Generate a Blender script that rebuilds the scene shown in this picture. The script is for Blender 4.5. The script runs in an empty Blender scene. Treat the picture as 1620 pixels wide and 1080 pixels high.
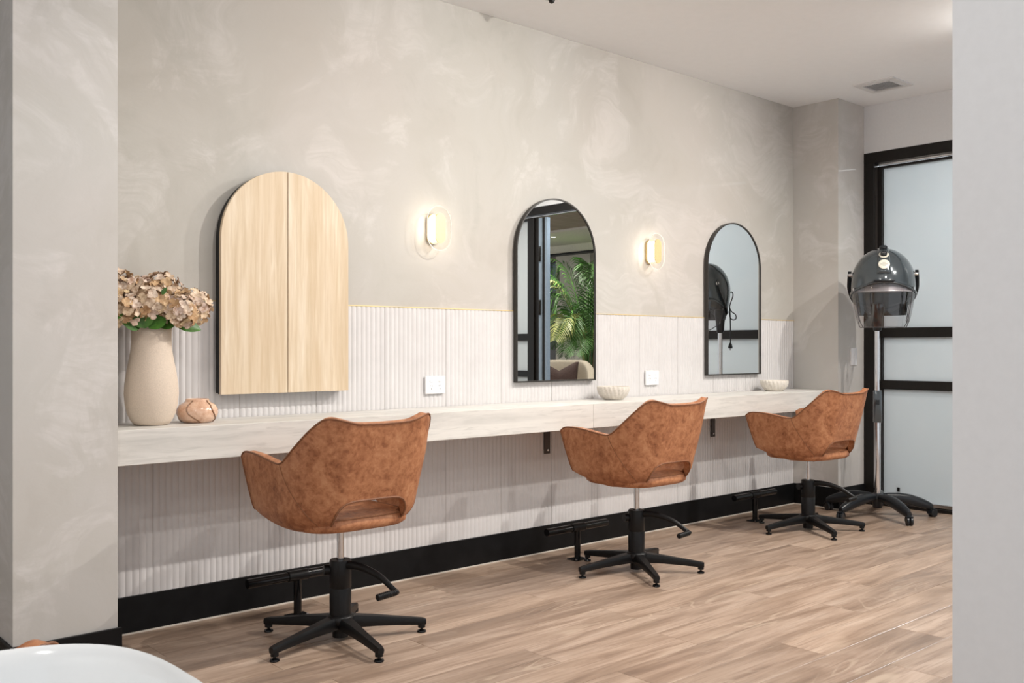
import bpy, bmesh, math, random
from mathutils import Vector, Matrix, Quaternion
random.seed(7)
PI = math.pi
scene = bpy.context.scene
col = scene.collection

# ------------------------------------------------------------------ camera
CAM_H = 1.12
cam_data = bpy.data.cameras.new('camera')
cam = bpy.data.objects.new('camera', cam_data); col.objects.link(cam)
cam_data.sensor_fit = 'HORIZONTAL'; cam_data.sensor_width = 36.0
cam_data.lens = 1504.03 / 1620 * 36
cam_data.shift_y = (550 - 540) / 1620
cam_data.clip_start = 0.02
cam.location = (0, 0, CAM_H)
cam.rotation_euler = (PI / 2, 0, math.radians(48.45 - 90))
cam_data.dof.use_dof = True
cam_data.dof.focus_distance = 4.4
cam_data.dof.aperture_fstop = 16.0
scene.camera = cam

# ------------------------------------------------------------------ world, exposure
world = bpy.data.worlds.new('world'); scene.world = world; world.use_nodes = True
wb = world.node_tree.nodes['Background']
wb.inputs['Color'].default_value = (0.93, 0.96, 1.0, 1)
wb.inputs['Strength'].default_value = 0.95
scene.view_settings.view_transform = 'Standard'
scene.view_settings.look = 'None'
scene.view_settings.gamma = 1.0
scene.view_settings.use_curve_mapping = False
scene.view_settings.exposure = 0.0
SPOT_W = 170.0            # one ceiling downlight
SPOT_COL = (1.0, 0.955, 0.895)
SCONCE = 15.0            # sconce diffuser emission

# ------------------------------------------------------------------ room constants
D = 3.79                 # plane of the back wall
CEIL = 2.853
XW = 6.431               # plane of the far wall with the glass doors
XC, YC = 6.073, 3.438    # corner column
NX0, NX1, NY = 0.838, 1.172, 3.40   # nib wall on the left
CT, CB, CY = 0.827, 0.70, 3.44      # counter top, bottom, front

# ------------------------------------------------------------------ material helpers
def srgb(r, g, b):
    def f(c):
        c /= 255.0
        return c / 12.92 if c <= 0.04045 else ((c + 0.055) / 1.055) ** 2.4
    return (f(r), f(g), f(b), 1.0)

def new_mat(name):
    m = bpy.data.materials.new(name); m.use_nodes = True
    nt = m.node_tree; nt.nodes.clear()
    out = nt.nodes.new('ShaderNodeOutputMaterial')
    return m, nt, out

def N(nt, kind, **kw):
    n = nt.nodes.new(kind)
    for k, v in kw.items():
        if k.startswith('in_'):
            n.inputs[k[3:].replace('_', ' ')].default_value = v
        else:
            setattr(n, k, v)
    return n

def principled(nt, out, color=None, rough=0.5, metal=0.0, spec=0.5, coat=0.0):
    b = nt.nodes.new('ShaderNodeBsdfPrincipled')
    if color is not None: b.inputs['Base Color'].default_value = color
    b.inputs['Roughness'].default_value = rough
    b.inputs['Metallic'].default_value = metal
    b.inputs['Specular IOR Level'].default_value = spec
    b.inputs['Coat Weight'].default_value = coat
    b.inputs['Coat Roughness'].default_value = 0.08
    nt.links.new(b.outputs[0], out.inputs[0])
    return b

def coords(nt, scale=(1, 1, 1), rnd=0.0, rot=(0, 0, 0)):
    tc = N(nt, 'ShaderNodeTexCoord')
    mp = N(nt, 'ShaderNodeMapping')
    mp.inputs['Scale'].default_value = scale
    mp.inputs['Rotation'].default_value = rot
    nt.links.new(tc.outputs['Object'], mp.inputs['Vector'])
    if rnd:
        oi = N(nt, 'ShaderNodeObjectInfo')
        mu = N(nt, 'ShaderNodeMath', operation='MULTIPLY'); mu.inputs[1].default_value = rnd
        nt.links.new(oi.outputs['Random'], mu.inputs[0])
        cb = N(nt, 'ShaderNodeCombineXYZ')
        for i in range(3): nt.links.new(mu.outputs[0], cb.inputs[i])
        nt.links.new(cb.outputs[0], mp.inputs['Location'])
    return mp.outputs[0]

def noise(nt, vec, scale, detail=4, rough=0.55, dist=0.0):
    n = N(nt, 'ShaderNodeTexNoise')
    n.inputs['Scale'].default_value = scale; n.inputs['Detail'].default_value = detail
    n.inputs['Roughness'].default_value = rough; n.inputs['Distortion'].default_value = dist
    nt.links.new(vec, n.inputs['Vector'])
    return n.outputs['Fac']

def ramp(nt, fac, stops, interp='LINEAR'):
    r = N(nt, 'ShaderNodeValToRGB'); r.color_ramp.interpolation = interp
    e = r.color_ramp.elements
    e[0].position, e[0].color = stops[0]
    e[1].position, e[1].color = stops[-1]
    for p, c in stops[1:-1]:
        x = e.new(p); x.color = c
    nt.links.new(fac, r.inputs[0])
    return r.outputs[0]

def mixc(nt, fac, a, b, mode='MIX'):
    m = N(nt, 'ShaderNodeMix', data_type='RGBA', blend_type=mode)
    if isinstance(fac, float): m.inputs[0].default_value = fac
    else: nt.links.new(fac, m.inputs[0])
    for sock, v in ((m.inputs[6], a), (m.inputs[7], b)):
        if isinstance(v, tuple): sock.default_value = v
        else: nt.links.new(v, sock)
    return m.outputs[2]

def bump(nt, bsdf, height, strength=0.2, dist=0.01):
    b = N(nt, 'ShaderNodeBump'); b.inputs['Strength'].default_value = strength
    b.inputs['Distance'].default_value = dist
    nt.links.new(height, b.inputs['Height'])
    nt.links.new(b.outputs[0], bsdf.inputs['Normal'])

def g(v): return (v, v, v, 1)

def simple(name, color, rough=0.5, metal=0.0, spec=0.5, coat=0.0, nscale=40, namt=0.06, bmp=0.0):
    """plain finish with a faint procedural mottling"""
    m, nt, out = new_mat(name)
    b = principled(nt, out, color, rough, metal, spec, coat)
    v = coords(nt)
    n = noise(nt, v, nscale, 3)
    c0 = tuple(max(0, c * (1 - namt)) for c in color[:3]) + (1,)
    c1 = tuple(min(1, c * (1 + namt)) for c in color[:3]) + (1,)
    nt.links.new(ramp(nt, n, [(0.3, c0), (0.7, c1)]), b.inputs['Base Color'])
    if bmp: bump(nt, b, n, bmp, 0.002)
    return m

M = {}
def mat_plaster(name, base, warm=1.0):
    m, nt, out = new_mat(name)
    b = principled(nt, out, base, 0.62, 0, 0.35)
    v = coords(nt)
    warp = N(nt, 'ShaderNodeTexNoise'); warp.inputs['Scale'].default_value = 0.9; warp.inputs['Detail'].default_value = 3
    nt.links.new(v, warp.inputs['Vector'])
    wv = N(nt, 'ShaderNodeVectorMath', operation='MULTIPLY_ADD')
    nt.links.new(warp.outputs['Color'], wv.inputs[0]); wv.inputs[1].default_value = (1.3, 1.3, 1.3)
    nt.links.new(v, wv.inputs[2])
    def sh(k, t=(1, 1, 1)): return tuple(min(1, base[i] * k * t[i]) for i in range(3)) + (1,)
    n1 = noise(nt, wv.outputs[0], 1.15, 7, 0.62, 0.8)
    c1 = ramp(nt, n1, [(0.30, sh(0.91, (1.0, 0.99, 0.97))), (0.46, sh(0.985, (1.0, 1.0, 0.99))),
                       (0.55, sh(1.0)), (0.72, sh(1.07, (1, 1, 1.01)))])
    n2 = noise(nt, wv.outputs[0], 1.7, 8, 0.66, 0.7)
    mp = N(nt, 'ShaderNodeMapping'); mp.inputs['Rotation'].default_value = (0.0, 0.75, 0.0); mp.inputs['Scale'].default_value = (4.5, 4.5, 26)
    nt.links.new(wv.outputs[0], mp.inputs['Vector'])
    n3 = noise(nt, mp.outputs[0], 1.3, 5, 0.6, 0.4)
    pm = N(nt, 'ShaderNodeMath', operation='MULTIPLY')
    nt.links.new(ramp(nt, n2, [(0.52, g(0)), (0.60, g(0.75)), (0.72, g(0.35))]), pm.inputs[0])
    nt.links.new(ramp(nt, n3, [(0.36, g(0.25)), (0.62, g(1.0))]), pm.inputs[1])
    c2 = mixc(nt, pm.outputs[0], c1, sh(1.18, (1, 1, 1.02)))
    dk = noise(nt, wv.outputs[0], 2.3, 6, 0.6, 0.5)
    dm = N(nt, 'ShaderNodeMath', operation='MULTIPLY')
    nt.links.new(ramp(nt, dk, [(0.32, g(0.5)), (0.42, g(0.0))]), dm.inputs[0])
    nt.links.new(ramp(nt, n3, [(0.40, g(1.0)), (0.66, g(0.4))]), dm.inputs[1])
    c3 = mixc(nt, dm.outputs[0], c2, sh(0.84, (1, 1, 0.98)))
    pink = noise(nt, v, 0.75, 2)
    c4 = mixc(nt, ramp(nt, pink, [(0.40, g(0)), (0.66, g(0.7))]), c3, mixc(nt, 1.0, c3, (1.03, 0.975, 0.965, 1), 'MULTIPLY'))
    nt.links.new(c4, b.inputs['Base Color'])
    nb = noise(nt, v, 38, 6, 0.6, 0.4)
    ad = N(nt, 'ShaderNodeMath', operation='MULTIPLY_ADD')
    nt.links.new(n3, ad.inputs[0]); ad.inputs[1].default_value = 0.8; nt.links.new(nb, ad.inputs[2])
    bump(nt, b, ad.outputs[0], 0.10, 0.004)
    rr = ramp(nt, n2, [(0.3, g(0.70)), (0.7, g(0.52))])
    nt.links.new(rr, b.inputs['Roughness'])
    return m

M['plaster'] = mat_plaster('limewash_plaster', (0.475, 0.457, 0.424, 1))
M['plaster_nib'] = mat_plaster('limewash_plaster_smooth', (0.54, 0.525, 0.50, 1))
M['white_paint'] = simple('white_wall_paint', (0.74, 0.745, 0.755, 1), 0.6, nscale=60, namt=0.015, bmp=0.03)
M['ceiling'] = simple('ceiling_paint', (0.88, 0.89, 0.90, 1), 0.7, nscale=20, namt=0.01)
M['tile'] = simple('fluted_tile_glaze', (0.63, 0.61, 0.605, 1), 0.42, spec=0.4, nscale=9, namt=0.035, bmp=0.04)
M['brass'] = simple('brushed_brass', (0.80, 0.63, 0.33, 1), 0.5, 0.55, nscale=80, namt=0.05)
M['black_base'] = simple('black_skirting', (0.006, 0.006, 0.0065, 1), 0.42, spec=0.18, nscale=14, namt=0.3)
M['caulk'] = simple('pale_sealant', (0.62, 0.57, 0.51, 1), 0.6)
M['black_frame'] = simple('dark_bronze_aluminium', (0.010, 0.0085, 0.0075, 1), 0.42, 0.0, 0.25, nscale=60, namt=0.15)
M['daylit_edge'] = simple('daylight_tinted_door_edge', (0.22, 0.27, 0.32, 1), 0.35, 0.3)  # blue cast of daylight mixed into the grey of the door edge
M['black_steel'] = simple('black_powdercoat', (0.006, 0.006, 0.0065, 1), 0.38, spec=0.28, nscale=120, namt=0.25, bmp=0.05)
M['gloss_black'] = simple('gloss_black_metal', (0.005, 0.005, 0.0055, 1), 0.16, spec=0.35, nscale=60, namt=0.2)
M['mirror_frame'] = simple('mirror_black_frame', (0.030, 0.027, 0.024, 1), 0.42, 0.2, nscale=80, namt=0.2)
M['cab_body'] = simple('cabinet_black_body', (0.010, 0.0105, 0.012, 1), 0.45, spec=0.25, nscale=60, namt=0.2)
M['chrome'] = simple('polished_chrome', (0.66, 0.66, 0.67, 1), 0.09, 1.0, nscale=30, namt=0.02)
M['white_plastic'] = simple('white_switch_plastic', (0.84, 0.84, 0.85, 1), 0.35, nscale=50, namt=0.01)
M['slot'] = simple('socket_slot', (0.25, 0.24, 0.24, 1), 0.6)
M['steel_bracket'] = simple('brown_steel_bracket', (0.085, 0.072, 0.065, 1), 0.45, 0.6)
M['piping'] = simple('dark_brown_piping', (0.20, 0.078, 0.032, 1), 0.55, nscale=80, namt=0.2)
M['bowl'] = simple('ribbed_stone_bowl', (0.66, 0.61, 0.545, 1), 0.75, nscale=90, namt=0.10, bmp=0.25)
M['bowl2'] = simple('pale_ribbed_bowl', (0.72, 0.675, 0.605, 1), 0.75, nscale=90, namt=0.08, bmp=0.25)
M['vase'] = simple('sandy_ceramic_vase', (0.66, 0.555, 0.455, 1), 0.78, nscale=220, namt=0.07, bmp=0.25)
M['jar_line'] = simple('jar_brown_line', (0.20, 0.085, 0.030, 1), 0.3, coat=0.6)
M['soil'] = simple('vase_inside', (0.10, 0.07, 0.05, 1), 0.9)
M['ceramic'] = simple('white_glazed_ceramic', (0.80, 0.82, 0.83, 1), 0.10, coat=0.8, nscale=4, namt=0.01)
M['dry_black'] = simple('dryer_black_plastic', (0.012, 0.014, 0.017, 1), 0.3, spec=0.4, nscale=90, namt=0.1)
M['dry_shell'] = simple('dryer_gloss_graphite', (0.048, 0.060, 0.068, 1), 0.16, 0.25, coat=0.7, nscale=30, namt=0.05)
M['dry_inner'] = simple('dryer_inner_grey', (0.30, 0.28, 0.285, 1), 0.35, 0.1)
M['smoke_edge'] = simple('smoky_visor_edge', (0.10, 0.095, 0.10, 1), 0.15, 0.0, nscale=40)
M['badge'] = simple('cream_badge', (0.66, 0.63, 0.54, 1), 0.4)
M['badge_mark'] = simple('badge_marks', (0.20, 0.19, 0.17, 1), 0.5)
M['vent'] = simple('vent_frame_white', (0.70, 0.70, 0.70, 1), 0.5)
M['vent_core'] = simple('vent_core_grey', (0.60, 0.60, 0.60, 1), 0.6)
M['leaf'] = simple('hydrangea_leaf', (0.055, 0.155, 0.022, 1), 0.42, nscale=26, namt=0.45, bmp=0.2)
M['stem'] = simple('green_stem', (0.16, 0.20, 0.06, 1), 0.6)
M['palm'] = simple('palm_leaf', (0.07, 0.17, 0.035, 1), 0.45, nscale=5, namt=0.55)
M['palm_dry'] = simple('palm_leaf_pale', (0.36, 0.38, 0.12, 1), 0.5, nscale=5, namt=0.4)
M['palm_stem'] = simple('palm_stem', (0.16, 0.13, 0.07, 1), 0.6)
M['pot'] = simple('black_planter', (0.02, 0.02, 0.02, 1), 0.5)
M['boucle'] = simple('cream_boucle', (0.66, 0.57, 0.44, 1), 0.9, nscale=120, namt=0.12, bmp=0.4)
M['cushion'] = simple('brown_velvet_cushion', (0.070, 0.038, 0.030, 1), 0.85, nscale=70, namt=0.25, bmp=0.3)
M['chair_leg_wood'] = simple('dark_wood_leg', (0.06, 0.035, 0.02, 1), 0.5)
M['lounge_wall'] = simple('lounge_taupe_wall', (0.17, 0.16, 0.15, 1), 0.7, nscale=8, namt=0.04)
M['lounge_cream'] = simple('lounge_cream_paint', (0.66, 0.61, 0.50, 1), 0.7)
M['louvre'] = simple('bluegrey_louvre', (0.20, 0.25, 0.29, 1), 0.5)
M['lounge_floor'] = simple('lounge_carpet', (0.25, 0.24, 0.23, 1), 0.9)

def mat_leather():
    m, nt, out = new_mat('mottled_tan_leather')
    b = principled(nt, out, None, 0.52, 0, 0.42)
    v = coords(nt)
    n1 = noise(nt, v, 9, 7, 0.68, 0.9)
    n2 = noise(nt, v, 42, 5, 0.65, 0.5)
    mx = N(nt, 'ShaderNodeMath', operation='MULTIPLY_ADD'); nt.links.new(n2, mx.inputs[0]); mx.inputs[1].default_value = 0.45
    mu = N(nt, 'ShaderNodeMath', operation='MULTIPLY'); nt.links.new(n1, mu.inputs[0]); mu.inputs[1].default_value = 0.55
    nt.links.new(mu.outputs[0], mx.inputs[2])
    c = ramp(nt, mx.outputs[0], [(0.34, srgb(112, 67, 42)), (0.43, srgb(146, 92, 60)), (0.52, srgb(172, 116, 80)), (0.66, srgb(194, 142, 104))])
    nt.links.new(c, b.inputs['Base Color'])
    nf = noise(nt, v, 260, 3, 0.6)
    ad = N(nt, 'ShaderNodeMath', operation='MULTIPLY_ADD'); nt.links.new(n2, ad.inputs[0]); ad.inputs[1].default_value = 0.6; nt.links.new(nf, ad.inputs[2])
    bump(nt, b, ad.outputs[0], 0.16, 0.0015)
    return m
M['leather'] = mat_leather()

def mat_stone():
    m, nt, out = new_mat('pale_travertine_laminate')
    b = principled(nt, out, None, 0.40, 0, 0.4)
    v = coords(nt, (0.8, 5.0, 11.0))
    n1 = noise(nt, v, 1.6, 8, 0.64, 0.5)
    v2 = coords(nt, (3.5, 9, 38))
    n2 = noise(nt, v2, 1.7, 6, 0.6, 0.6)
    c1 = ramp(nt, n1, [(0.30, (0.54, 0.525, 0.495, 1)), (0.48, (0.655, 0.635, 0.60, 1)), (0.62, (0.71, 0.69, 0.65, 1)), (0.75, (0.60, 0.58, 0.545, 1))])
    c2 = mixc(nt, ramp(nt, n2, [(0.38, g(0.55)), (0.50, g(0))]), c1, (0.52, 0.505, 0.475, 1))
    nt.links.new(c2, b.inputs['Base Color'])
    bump(nt, b, n2, 0.05, 0.002)
    return m
M['stone'] = mat_stone()

def mat_oak():
    m, nt, out = new_mat('pale_oak_veneer')
    b = principled(nt, out, None, 0.5, 0, 0.35)
    v = coords(nt, (13, 13, 0.9), rnd=6.0)
    n1 = noise(nt, v, 1.6, 8, 0.62, 0.35)
    v2 = coords(nt, (75, 75, 2.6), rnd=4.0)
    n2 = noise(nt, v2, 1.4, 4, 0.6, 0.2)
    v3 = coords(nt, (4.5, 4.5, 0.7), rnd=9.0)
    n3 = noise(nt, v3, 1.2, 3, 0.5, 1.2)
    wv = N(nt, 'ShaderNodeMath', operation='MULTIPLY'); nt.links.new(n3, wv.inputs[0]); wv.inputs[1].default_value = 16.0
    sn = N(nt, 'ShaderNodeMath', operation='SINE'); nt.links.new(wv.outputs[0], sn.inputs[0])
    c1 = ramp(nt, n1, [(0.32, srgb(200, 179, 150)), (0.48, srgb(214, 196, 170)), (0.64, srgb(225, 211, 190))])
    c2 = mixc(nt, ramp(nt, n2, [(0.36, g(0.5)), (0.52, g(0))]), c1, srgb(194, 171, 140))
    c3 = mixc(nt, ramp(nt, sn.outputs[0], [(0.62, g(0)), (0.98, g(0.38))]), c2, srgb(202, 179, 148))
    nt.links.new(c3, b.inputs['Base Color'])
    bump(nt, b, n2, 0.06, 0.001)
    return m
M['oak'] = mat_oak()

def mat_floor(name, rnd=37.0):
    m, nt, out = new_mat(name)
    b = principled(nt, out, None, 0.36, 0, 0.42)
    v = coords(nt, (0.9, 7.5, 1), rnd=rnd)
    n1 = noise(nt, v, 1.5, 7, 0.62, 0.7)
    v2 = coords(nt, (3.2, 70, 1), rnd=rnd)
    n2 = noise(nt, v2, 1.2, 5, 0.62, 0.35)
    v3 = coords(nt, (1.1, 5.5, 1), rnd=rnd)
    n3 = noise(nt, v3, 1.1, 2, 0.5, 0.9)
    mu = N(nt, 'ShaderNodeMath', operation='MULTIPLY'); nt.links.new(n3, mu.inputs[0]); mu.inputs[1].default_value = 46.0
    sn = N(nt, 'ShaderNodeMath', operation='SINE'); nt.links.new(mu.outputs[0], sn.inputs[0])
    c1 = ramp(nt, n1, [(0.27, srgb(122, 103, 90)), (0.42, srgb(152, 130, 113)), (0.56, srgb(174, 152, 135)), (0.74, srgb(194, 175, 159))])
    c2 = mixc(nt, ramp(nt, n2, [(0.36, g(0.42)), (0.50, g(0))]), c1, srgb(118, 97, 82))
    fl = noise(nt, coords(nt, (1.0, 4.0, 1), rnd=rnd), 1.4, 3)
    lim = N(nt, 'ShaderNodeMath', operation='MULTIPLY')
    nt.links.new(ramp(nt, sn.outputs[0], [(0.72, g(0)), (1.0, g(0.42))]), lim.inputs[0])
    nt.links.new(ramp(nt, fl, [(0.50, g(0)), (0.66, g(1))]), lim.inputs[1])
    c3 = mixc(nt, lim.outputs[0], c2, srgb(208, 190, 170))
    oi = N(nt, 'ShaderNodeObjectInfo')
    tone = ramp(nt, oi.outputs['Random'], [(0.0, (0.86, 0.85, 0.84, 1)), (0.5, (1, 1, 1, 1)), (1.0, (1.08, 1.07, 1.05, 1))])
    c4 = mixc(nt, 1.0, c3, tone, 'MULTIPLY')
    nt.links.new(c4, b.inputs['Base Color'])
    bump(nt, b, n2, 0.07, 0.001)
    rr = ramp(nt, n1, [(0.3, g(0.30)), (0.7, g(0.42))])
    nt.links.new(rr, b.inputs['Roughness'])
    return m
M['floor'] = mat_floor('limed_oak_plank')

def mat_timber():
    m, nt, out = new_mat('lounge_timber_lining')
    b = principled(nt, out, None, 0.5)
    v = coords(nt, (1, 14, 1))
    n1 = noise(nt, v, 2, 6, 0.6, 0.3)
    nt.links.new(ramp(nt, n1, [(0.35, (0.24, 0.165, 0.13, 1)), (0.65, (0.36, 0.26, 0.21, 1))]), b.inputs['Base Color'])
    return m
M['timber'] = mat_timber()

def mat_frosted():
    m, nt, out = new_mat('frosted_glass')
    v = coords(nt)
    n = noise(nt, v, 3, 2)
    c = ramp(nt, n, [(0.3, (0.83, 0.87, 0.88, 1)), (0.7, (0.86, 0.89, 0.895, 1))])
    df = N(nt, 'ShaderNodeBsdfDiffuse'); nt.links.new(c, df.inputs[0])
    tr = N(nt, 'ShaderNodeBsdfTranslucent'); nt.links.new(c, tr.inputs[0])
    mx = N(nt, 'ShaderNodeMixShader'); mx.inputs[0].default_value = 0.6
    nt.links.new(df.outputs[0], mx.inputs[1]); nt.links.new(tr.outputs[0], mx.inputs[2])
    gl = N(nt, 'ShaderNodeBsdfGlossy'); gl.inputs['Roughness'].default_value = 0.28
    fr = N(nt, 'ShaderNodeFresnel'); fr.inputs['IOR'].default_value = 1.4
    m2 = N(nt, 'ShaderNodeMixShader'); nt.links.new(fr.outputs[0], m2.inputs[0])
    nt.links.new(mx.outputs[0], m2.inputs[1]); nt.links.new(gl.outputs[0], m2.inputs[2])
    nt.links.new(m2.outputs[0], out.inputs[0])
    return m
M['frosted'] = mat_frosted()

def mat_mirror():
    m, nt, out = new_mat('silvered_mirror')
    b = principled(nt, out, (0.90, 0.91, 0.90, 1), 0.0, 1.0)
    v = coords(nt)
    nt.links.new(ramp(nt, noise(nt, v, 2, 1), [(0.3, (0.885, 0.90, 0.89, 1)), (0.7, (0.90, 0.91, 0.905, 1))]), b.inputs['Base Color'])
    return m
M['mirror'] = mat_mirror()

def mat_clear(name, tint, ior=(0.04, 0.5), rough=0.02):
    m, nt, out = new_mat(name)
    v = coords(nt)
    c = ramp(nt, noise(nt, v, 6, 2), [(0.3, tuple(x * 0.98 for x in tint[:3]) + (1,)), (0.7, tint)])
    tr = N(nt, 'ShaderNodeBsdfTransparent'); nt.links.new(c, tr.inputs[0])
    gl = N(nt, 'ShaderNodeBsdfGlossy'); gl.inputs['Roughness'].default_value = rough
    lw = N(nt, 'ShaderNodeLayerWeight'); lw.inputs['Blend'].default_value = 0.5
    pw = N(nt, 'ShaderNodeMath', operation='POWER'); nt.links.new(lw.outputs['Facing'], pw.inputs[0]); pw.inputs[1].default_value = 3.2
    ma = N(nt, 'ShaderNodeMath', operation='MULTIPLY_ADD'); nt.links.new(pw.outputs[0], ma.inputs[0])
    ma.inputs[1].default_value = ior[1]; ma.inputs[2].default_value = ior[0]
    mx = N(nt, 'ShaderNodeMixShader'); nt.links.new(ma.outputs[0], mx.inputs[0])
    nt.links.new(tr.outputs[0], mx.inputs[1]); nt.links.new(gl.outputs[0], mx.inputs[2])
    nt.links.new(mx.outputs[0], out.inputs[0])
    return m
M['acrylic'] = mat_clear('clear_acrylic', (0.97, 0.965, 0.95, 1), (0.03, 0.30))
M['visor'] = mat_clear('smoked_visor', (0.80, 0.78, 0.79, 1), (0.10, 0.75), 0.015)

def mat_emit(name, color, strength):
    m, nt, out = new_mat(name)
    e = N(nt, 'ShaderNodeEmission'); e.inputs[0].default_value = color; e.inputs[1].default_value = strength
    v = coords(nt)
    nt.links.new(ramp(nt, noise(nt, v, 5, 1), [(0.3, tuple(x * 0.98 for x in color[:3]) + (1,)), (0.7, color)]), e.inputs[0])
    nt.links.new(e.outputs[0], out.inputs[0])
    return m
M['sconce_light'] = mat_emit('sconce_opal_light', (1.0, 0.90, 0.76, 1), SCONCE)
M['acrylic_edge'] = mat_emit('acrylic_lit_edge', (1.0, 0.93, 0.82, 1), 1.3)
M['lamp'] = mat_emit('downlight_lens', (1.0, 0.93, 0.82, 1), 12.0)

def mat_petal():
    m, nt, out = new_mat('dried_hydrangea_petal')
    b = principled(nt, out, None, 0.7, 0, 0.25)
    v = coords(nt, rnd=11.0)
    oi = N(nt, 'ShaderNodeObjectInfo')
    n1 = noise(nt, v, 60, 4, 0.6)
    base = ramp(nt, oi.outputs['Random'], [(0.0, srgb(190, 156, 118)), (0.3, srgb(216, 190, 154)), (0.6, srgb(224, 208, 192)), (0.8, srgb(206, 184, 172)), (1.0, srgb(232, 212, 172))])
    c = mixc(nt, ramp(nt, n1, [(0.42, g(0.0)), (0.66, g(0.7))]), base, srgb(150, 108, 72))
    nt.links.new(c, b.inputs['Base Color'])
    return m
M['petal'] = mat_petal()

def mat_jar():
    m, nt, out = new_mat('glossy_terracotta_glaze')
    b = principled(nt, out, None, 0.16, 0, 0.5, coat=0.7)
    v = coords(nt)
    n1 = noise(nt, v, 34, 5, 0.7, 0.5)
    nt.links.new(ramp(nt, n1, [(0.36, srgb(200, 156, 128)), (0.6, srgb(224, 188, 162))]), b.inputs['Base Color'])
    return m
M['jar'] = mat_jar()

# ------------------------------------------------------------------ mesh helpers
def tag(o, label, cat, group=None, kind=None):
    o['label'] = label; o['category'] = cat
    if group: o['group'] = group
    if kind: o['kind'] = kind
    return o

def empty(name, loc=(0, 0, 0), rz=0.0):
    o = bpy.data.objects.new(name, None); col.objects.link(o)
    o.location = loc; o.rotation_euler = (0, 0, rz); o.empty_display_size = 0.05
    return o

def link(name, me, mat, parent=None, smooth=False, loc=None, rot=None):
    o = bpy.data.objects.new(name, me); col.objects.link(o)
    if mat is not None and not me.materials: me.materials.append(M[mat])
    if smooth:
        for p in me.polygons: p.use_smooth = True
    if parent: o.parent = parent
    if loc is not None: o.location = loc
    if rot is not None: o.rotation_euler = rot
    return o

def from_bm(bm, name):
    me = bpy.data.meshes.new(name); bm.normal_update(); bm.to_mesh(me); bm.free()
    return me

def mesh(name, verts, faces):
    me = bpy.data.meshes.new(name); me.from_pydata([tuple(v) for v in verts], [], faces); me.update()
    return me

def fix_normals(me):
    bm = bmesh.new(); bm.from_mesh(me)
    bmesh.ops.remove_doubles(bm, verts=bm.verts, dist=1e-6)
    bmesh.ops.recalc_face_normals(bm, faces=bm.faces)
    bm.to_mesh(me); bm.free(); me.update()
    return me

def autosmooth(o, deg=35):
    for p in o.data.polygons: p.use_smooth = True
    o.data.set_sharp_from_angle(angle=math.radians(deg))
    return o

def bm_box(bm, x0, x1, y0, y1, z0, z1, mtx=None):
    vs = [bm.verts.new(v) for v in ((x0, y0, z0), (x1, y0, z0), (x1, y1, z0), (x0, y1, z0), (x0, y0, z1), (x1, y0, z1), (x1, y1, z1), (x0, y1, z1))]
    if mtx is not None:
        for v in vs: v.co = mtx @ v.co
    for f in ((0, 3, 2, 1), (4, 5, 6, 7), (0, 1, 5, 4), (1, 2, 6, 5), (2, 3, 7, 6), (3, 0, 4, 7)):
        bm.faces.new([vs[i] for i in f])
    return vs

def box(name, x0, x1, y0, y1, z0, z1, mat, parent=None, bev=0.0, seg=1):
    bm = bmesh.new(); bm_box(bm, x0, x1, y0, y1, z0, z1)
    if bev: bmesh.ops.bevel(bm, geom=list(bm.edges), offset=bev, segments=seg, affect='EDGES', profile=0.5)
    o = link(name, from_bm(bm, name), mat, parent)
    if bev and seg > 1: autosmooth(o, 40)
    return o

def struct(name, label, cat, *a, **k):
    o = box(name, *a, **k); tag(o, label, cat, kind='structure'); return o

def lathe(profile, seg=40, mod=None, cap=True):
    """profile: list of (r,z) from bottom to top; mod(angle, i, r) -> r"""
    vs, fs = [], []
    n = len(profile)
    for i, (r, z) in enumerate(profile):
        for k in range(seg):
            a = 2 * PI * k / seg
            rr = mod(a, i, r) if mod else r
            vs.append((rr * math.cos(a), rr * math.sin(a), z))
    for i in range(n - 1):
        for k in range(seg):
            k2 = (k + 1) % seg
            fs.append((i * seg + k, i * seg + k2, (i + 1) * seg + k2, (i + 1) * seg + k))
    if cap:
        fs.append(tuple(reversed(range(seg))))
        fs.append(tuple((n - 1) * seg + k for k in range(seg)))
    return vs, fs

def lathe_obj(name, profile, mat, parent=None, seg=40, mod=None, cap=True, loc=None, rot=None, smooth=38):
    vs, fs = lathe(profile, seg, mod, cap)
    me = mesh(name, vs, fs)
    o = link(name, me, mat, parent, loc=loc, rot=rot)
    autosmooth(o, smooth)
    return o

def catmull(pts, n=8, closed=False):
    pts = [Vector(p) for p in pts]; out = []
    m = len(pts); rng = m if closed else m - 1
    for i in range(rng):
        p1, p2 = pts[i % m], pts[(i + 1) % m]
        p0 = pts[(i - 1) % m] if (closed or i > 0) else p1 * 2 - p2
        p3 = pts[(i + 2) % m] if (closed or i + 2 < m) else p2 * 2 - p1
        for k in range(n):
            t = k / n
            out.append(0.5 * ((2 * p1) + (p2 - p0) * t + (2 * p0 - 5 * p1 + 4 * p2 - p3) * t * t + (3 * p1 - p0 - 3 * p2 + p3) * t ** 3))
    if not closed: out.append(pts[-1])
    return out

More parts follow.
